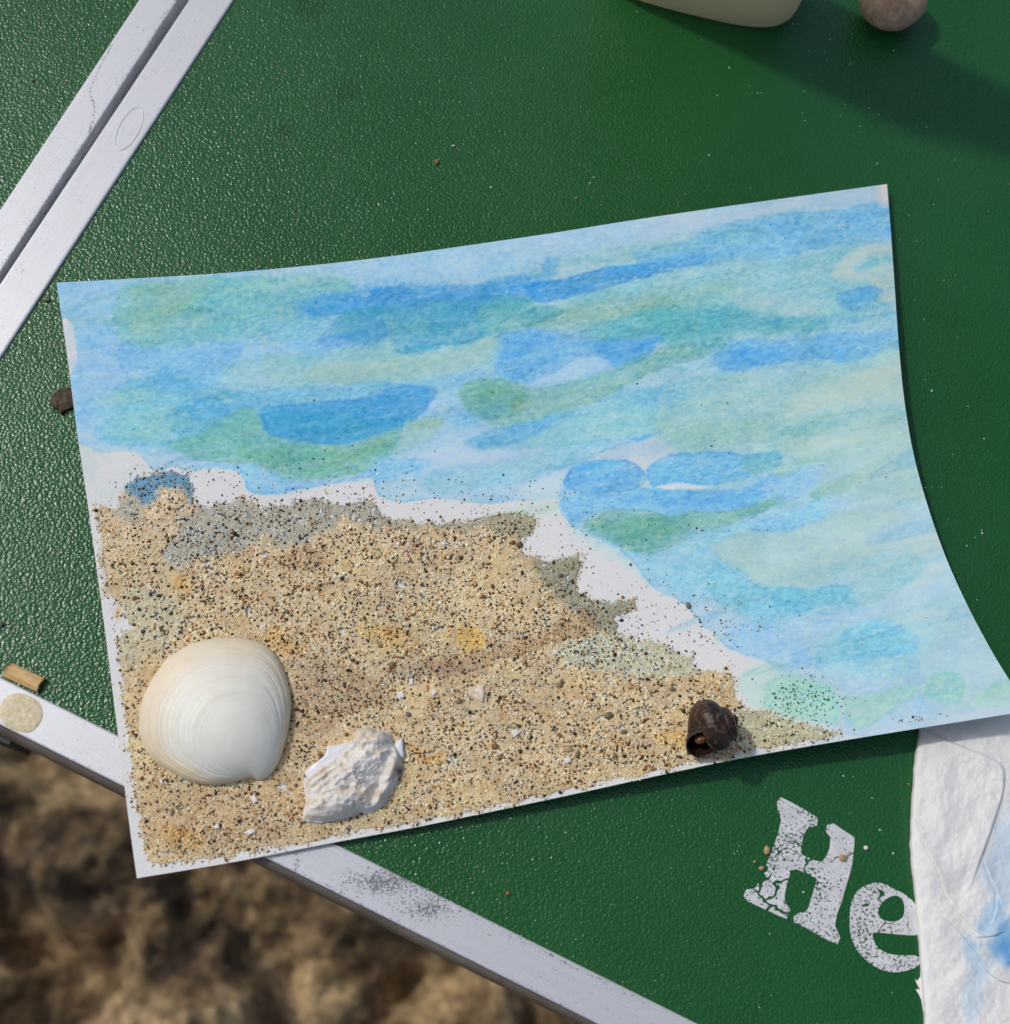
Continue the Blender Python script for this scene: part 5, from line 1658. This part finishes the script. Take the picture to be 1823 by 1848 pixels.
def build_splinter():
    p = [P(q[0], q[1], 0.0) for q in ((22, 1197), (83, 1226), (70, 1251), (6, 1221))]
    a, b_, c, d = p
    nx, ny = 40, 16
    s, t = np.meshgrid(np.linspace(0, 1, nx), np.linspace(0, 1, ny), indexing='ij')
    rag = (vnoise(t * 9, t * 0, 3) - .5) * .07
    s2 = s + rag * (np.abs(s - .5) * 2) ** 4
    V = (a[None, None] * ((1 - s2) * (1 - t))[..., None] + b_ * (s2 * (1 - t))[..., None] + c * (s2 * t)[..., None] + d * ((1 - s2) * t)[..., None])
    V[..., 2] = .75 * MM + .35 * MM * np.sin(t * math.pi) + .12 * MM * (vnoise(t * 11, s * 2, 5) - .5)
    burn = np.exp(-((1 - s) / .035) ** 2) + .8 * np.exp(-(s / .05) ** 2) * (t < .8)
    gr = fbm(s * 5, t * 9, 4, 3)
    C = lin((212, 174, 116)) * (.72 + .5 * gr)[..., None]
    dk = sstep(.6, .72, fbm(s * 4 + 3, t * 6, 6, 3))[..., None] * .5
    C = C * (1 - dk) + lin((168, 112, 50)) * dk
    C = C * (1 - np.clip(burn, 0, 1)[..., None] * .8) + lin((66, 36, 14)) * np.clip(burn, 0, 1)[..., None] * .8
    n1 = nx * ny
    Vb = V.copy(); Vb[..., 2] = .03 * MM
    F = grid_faces(nx, ny)
    idx = np.concatenate([np.arange(nx) * ny, (nx - 1) * ny + np.arange(1, ny), (np.arange(nx - 2, -1, -1)) * ny + ny - 1, np.arange(ny - 2, 0, -1)])
    i2 = np.roll(idx, -1)
    side = np.stack([idx, i2, n1 + i2, n1 + idx], 1)
    m = mat_vcol('reed_wood', .5, .4)
    loc = P(45, 1224, 0)
    o = mesh_np('reed_splinter', np.vstack([V.reshape(-1, 3), Vb.reshape(-1, 3)]), [F, F[:, ::-1] + n1, side], m, None, np.vstack([C.reshape(-1, 3), C.reshape(-1, 3) * .6]), loc=loc)
    bm = bmesh.new(); bm.from_mesh(o.data); bmesh.ops.recalc_face_normals(bm, faces=bm.faces); bm.to_mesh(o.data); bm.free()
    tag(o, 'short tan reed splinter with burnt ends against the lower rail', 'splinter')


build_splinter()
M_CRUMB = SM['tan']
for k, (u, v, w, h, mt, lb, cat, z) in enumerate((
        (788, 292, 6, 9, 'rust', 'single orange brown grain on the green panel above the card', 'grain', 0),
        (85, 541, 8, 5, 'olive', 'pale olive crumb between hinge rail and card corner', 'crumb', 0),
        (1, 1126, 6, 8, 'grey', 'pale grey stone chip at the left picture edge', 'stone chip', 0),
        (917, 1612, 6, 5, 'rust', 'single tan grain below the card near the lower rail', 'grain', 0),
        (1384, 1534, 8, 11, 'tan', 'largest tan crumb against the left side of the letter H', 'crumb', 0),
        (1374, 1567, 7, 5, 'tan', 'small tan crumb left of the letter H, below the largest one', 'crumb', 0),
        (1362, 1555, 4, 3, 'tan', 'tiny tan crumb farthest left of the letter H', 'crumb', 0),
        (1521, 1548, 9, 8, 'tan', 'orange tan crumb lying on the right stem of the letter H', 'crumb', 0.06),
        (1563, 1530, 6, 6, 'white', 'whitish paint crumb right of the letter H', 'crumb', 0),
        (818, 263, 4, 3, 'white', 'white grain just above the single orange brown grain', 'grain', 0),
        (60, 144, 6, 4, 'grey', 'greyish crumb on the far panel left of the hinge', 'crumb', 0))):
    rz = min(w, h) * .07 * MM
    o = stone('grain' if cat == 'grain' else 'crumb' if cat == 'crumb' else 'stone_chip', P(u, v, z * MM + rz * .7), (w * .065 * MM, h * .065 * MM, rz * .8), random.uniform(-.4, .4), SM[mt], None, 50 + k)
    tag(o, lb, cat)


def build_dust():
    n = 620
    q = np.stack([RNG.uniform(0, 1823, n), RNG.uniform(0, 1848, n)], 1)
    ext = [(1316, 122), (1374, 167), (1368, 168), (1431, 43), (1460, 92), (1498, 71), (1534, 115), (1526, 189), (1517, 209), (1569, 195), (1586, 206), (1672, 229), (1295, 172), (1350, 30), (1613, 91), (1559, 160), (1584, 295), (1153, 320), (1280, 280),
           (290, 265), (382, 78), (537, 205), (516, 307), (513, 405), (684, 369), (886, 338), (902, 351), (1065, 330), (180, 305), (230, 304), (40, 252), (74, 155), (1040, 357), (1072, 320), (850, 150), (1747, 733), (1776, 792), (1670, 685), (1682, 705), (1719, 820), (1670, 880), (1700, 880),
           (1745, 985), (1760, 970), (1772, 957), (1773, 962), (995, 1548), (1182, 1770), (853, 1612), (750, 1578), (1522, 1400), (1540, 1402), (1574, 1440), (1588, 1498), (1612, 1540), (1331, 1536), (1640, 1415), (1450, 1610)]
    q = np.vstack([q, np.array(ext, float)])
    E = np.array([(102, 510), (1601, 332), (1615, 520), (1632, 720), (1672, 905), (1745, 1090), (1856, 1281), (900, 1462), (247, 1585)], float)
    inside = sdist(q[:, 0], q[:, 1], E) > 8
    hin = (q[:, 0] > 421 - q[:, 1] * .6516 + 8) & (q[:, 1] < 1221 + q[:, 0] * .4976 - 12)
    tis = q[:, 0] < 1635 - 0 * q[:, 1]
    ok = inside & hin & (tis | (q[:, 1] < 1200))
    ok[n:] |= True
    q = q[ok]
    big = np.arange(len(q)) >= ok[:n].sum()
    r = np.where(big, RNG.uniform(.09, .2, len(q)), RNG.uniform(.03, .1, len(q))) * MM
    pos = P(q[:, 0], q[:, 1], r * .6)
    pal = np.array([lin(c) for c in ((225, 220, 200), (235, 232, 225), (200, 180, 140), (170, 150, 110))])
    col = pal[RNG.choice(4, len(q), p=(.4, .35, .15, .1))]
    V, F, C = grains_mesh(pos, r, col)
    o = mesh_np('loose_sand', V, F, M_SAND, None, C, smooth=False)
    tag(o, 'fine pale sand specks scattered over the green table', 'sand', kind='stuff')


build_dust()
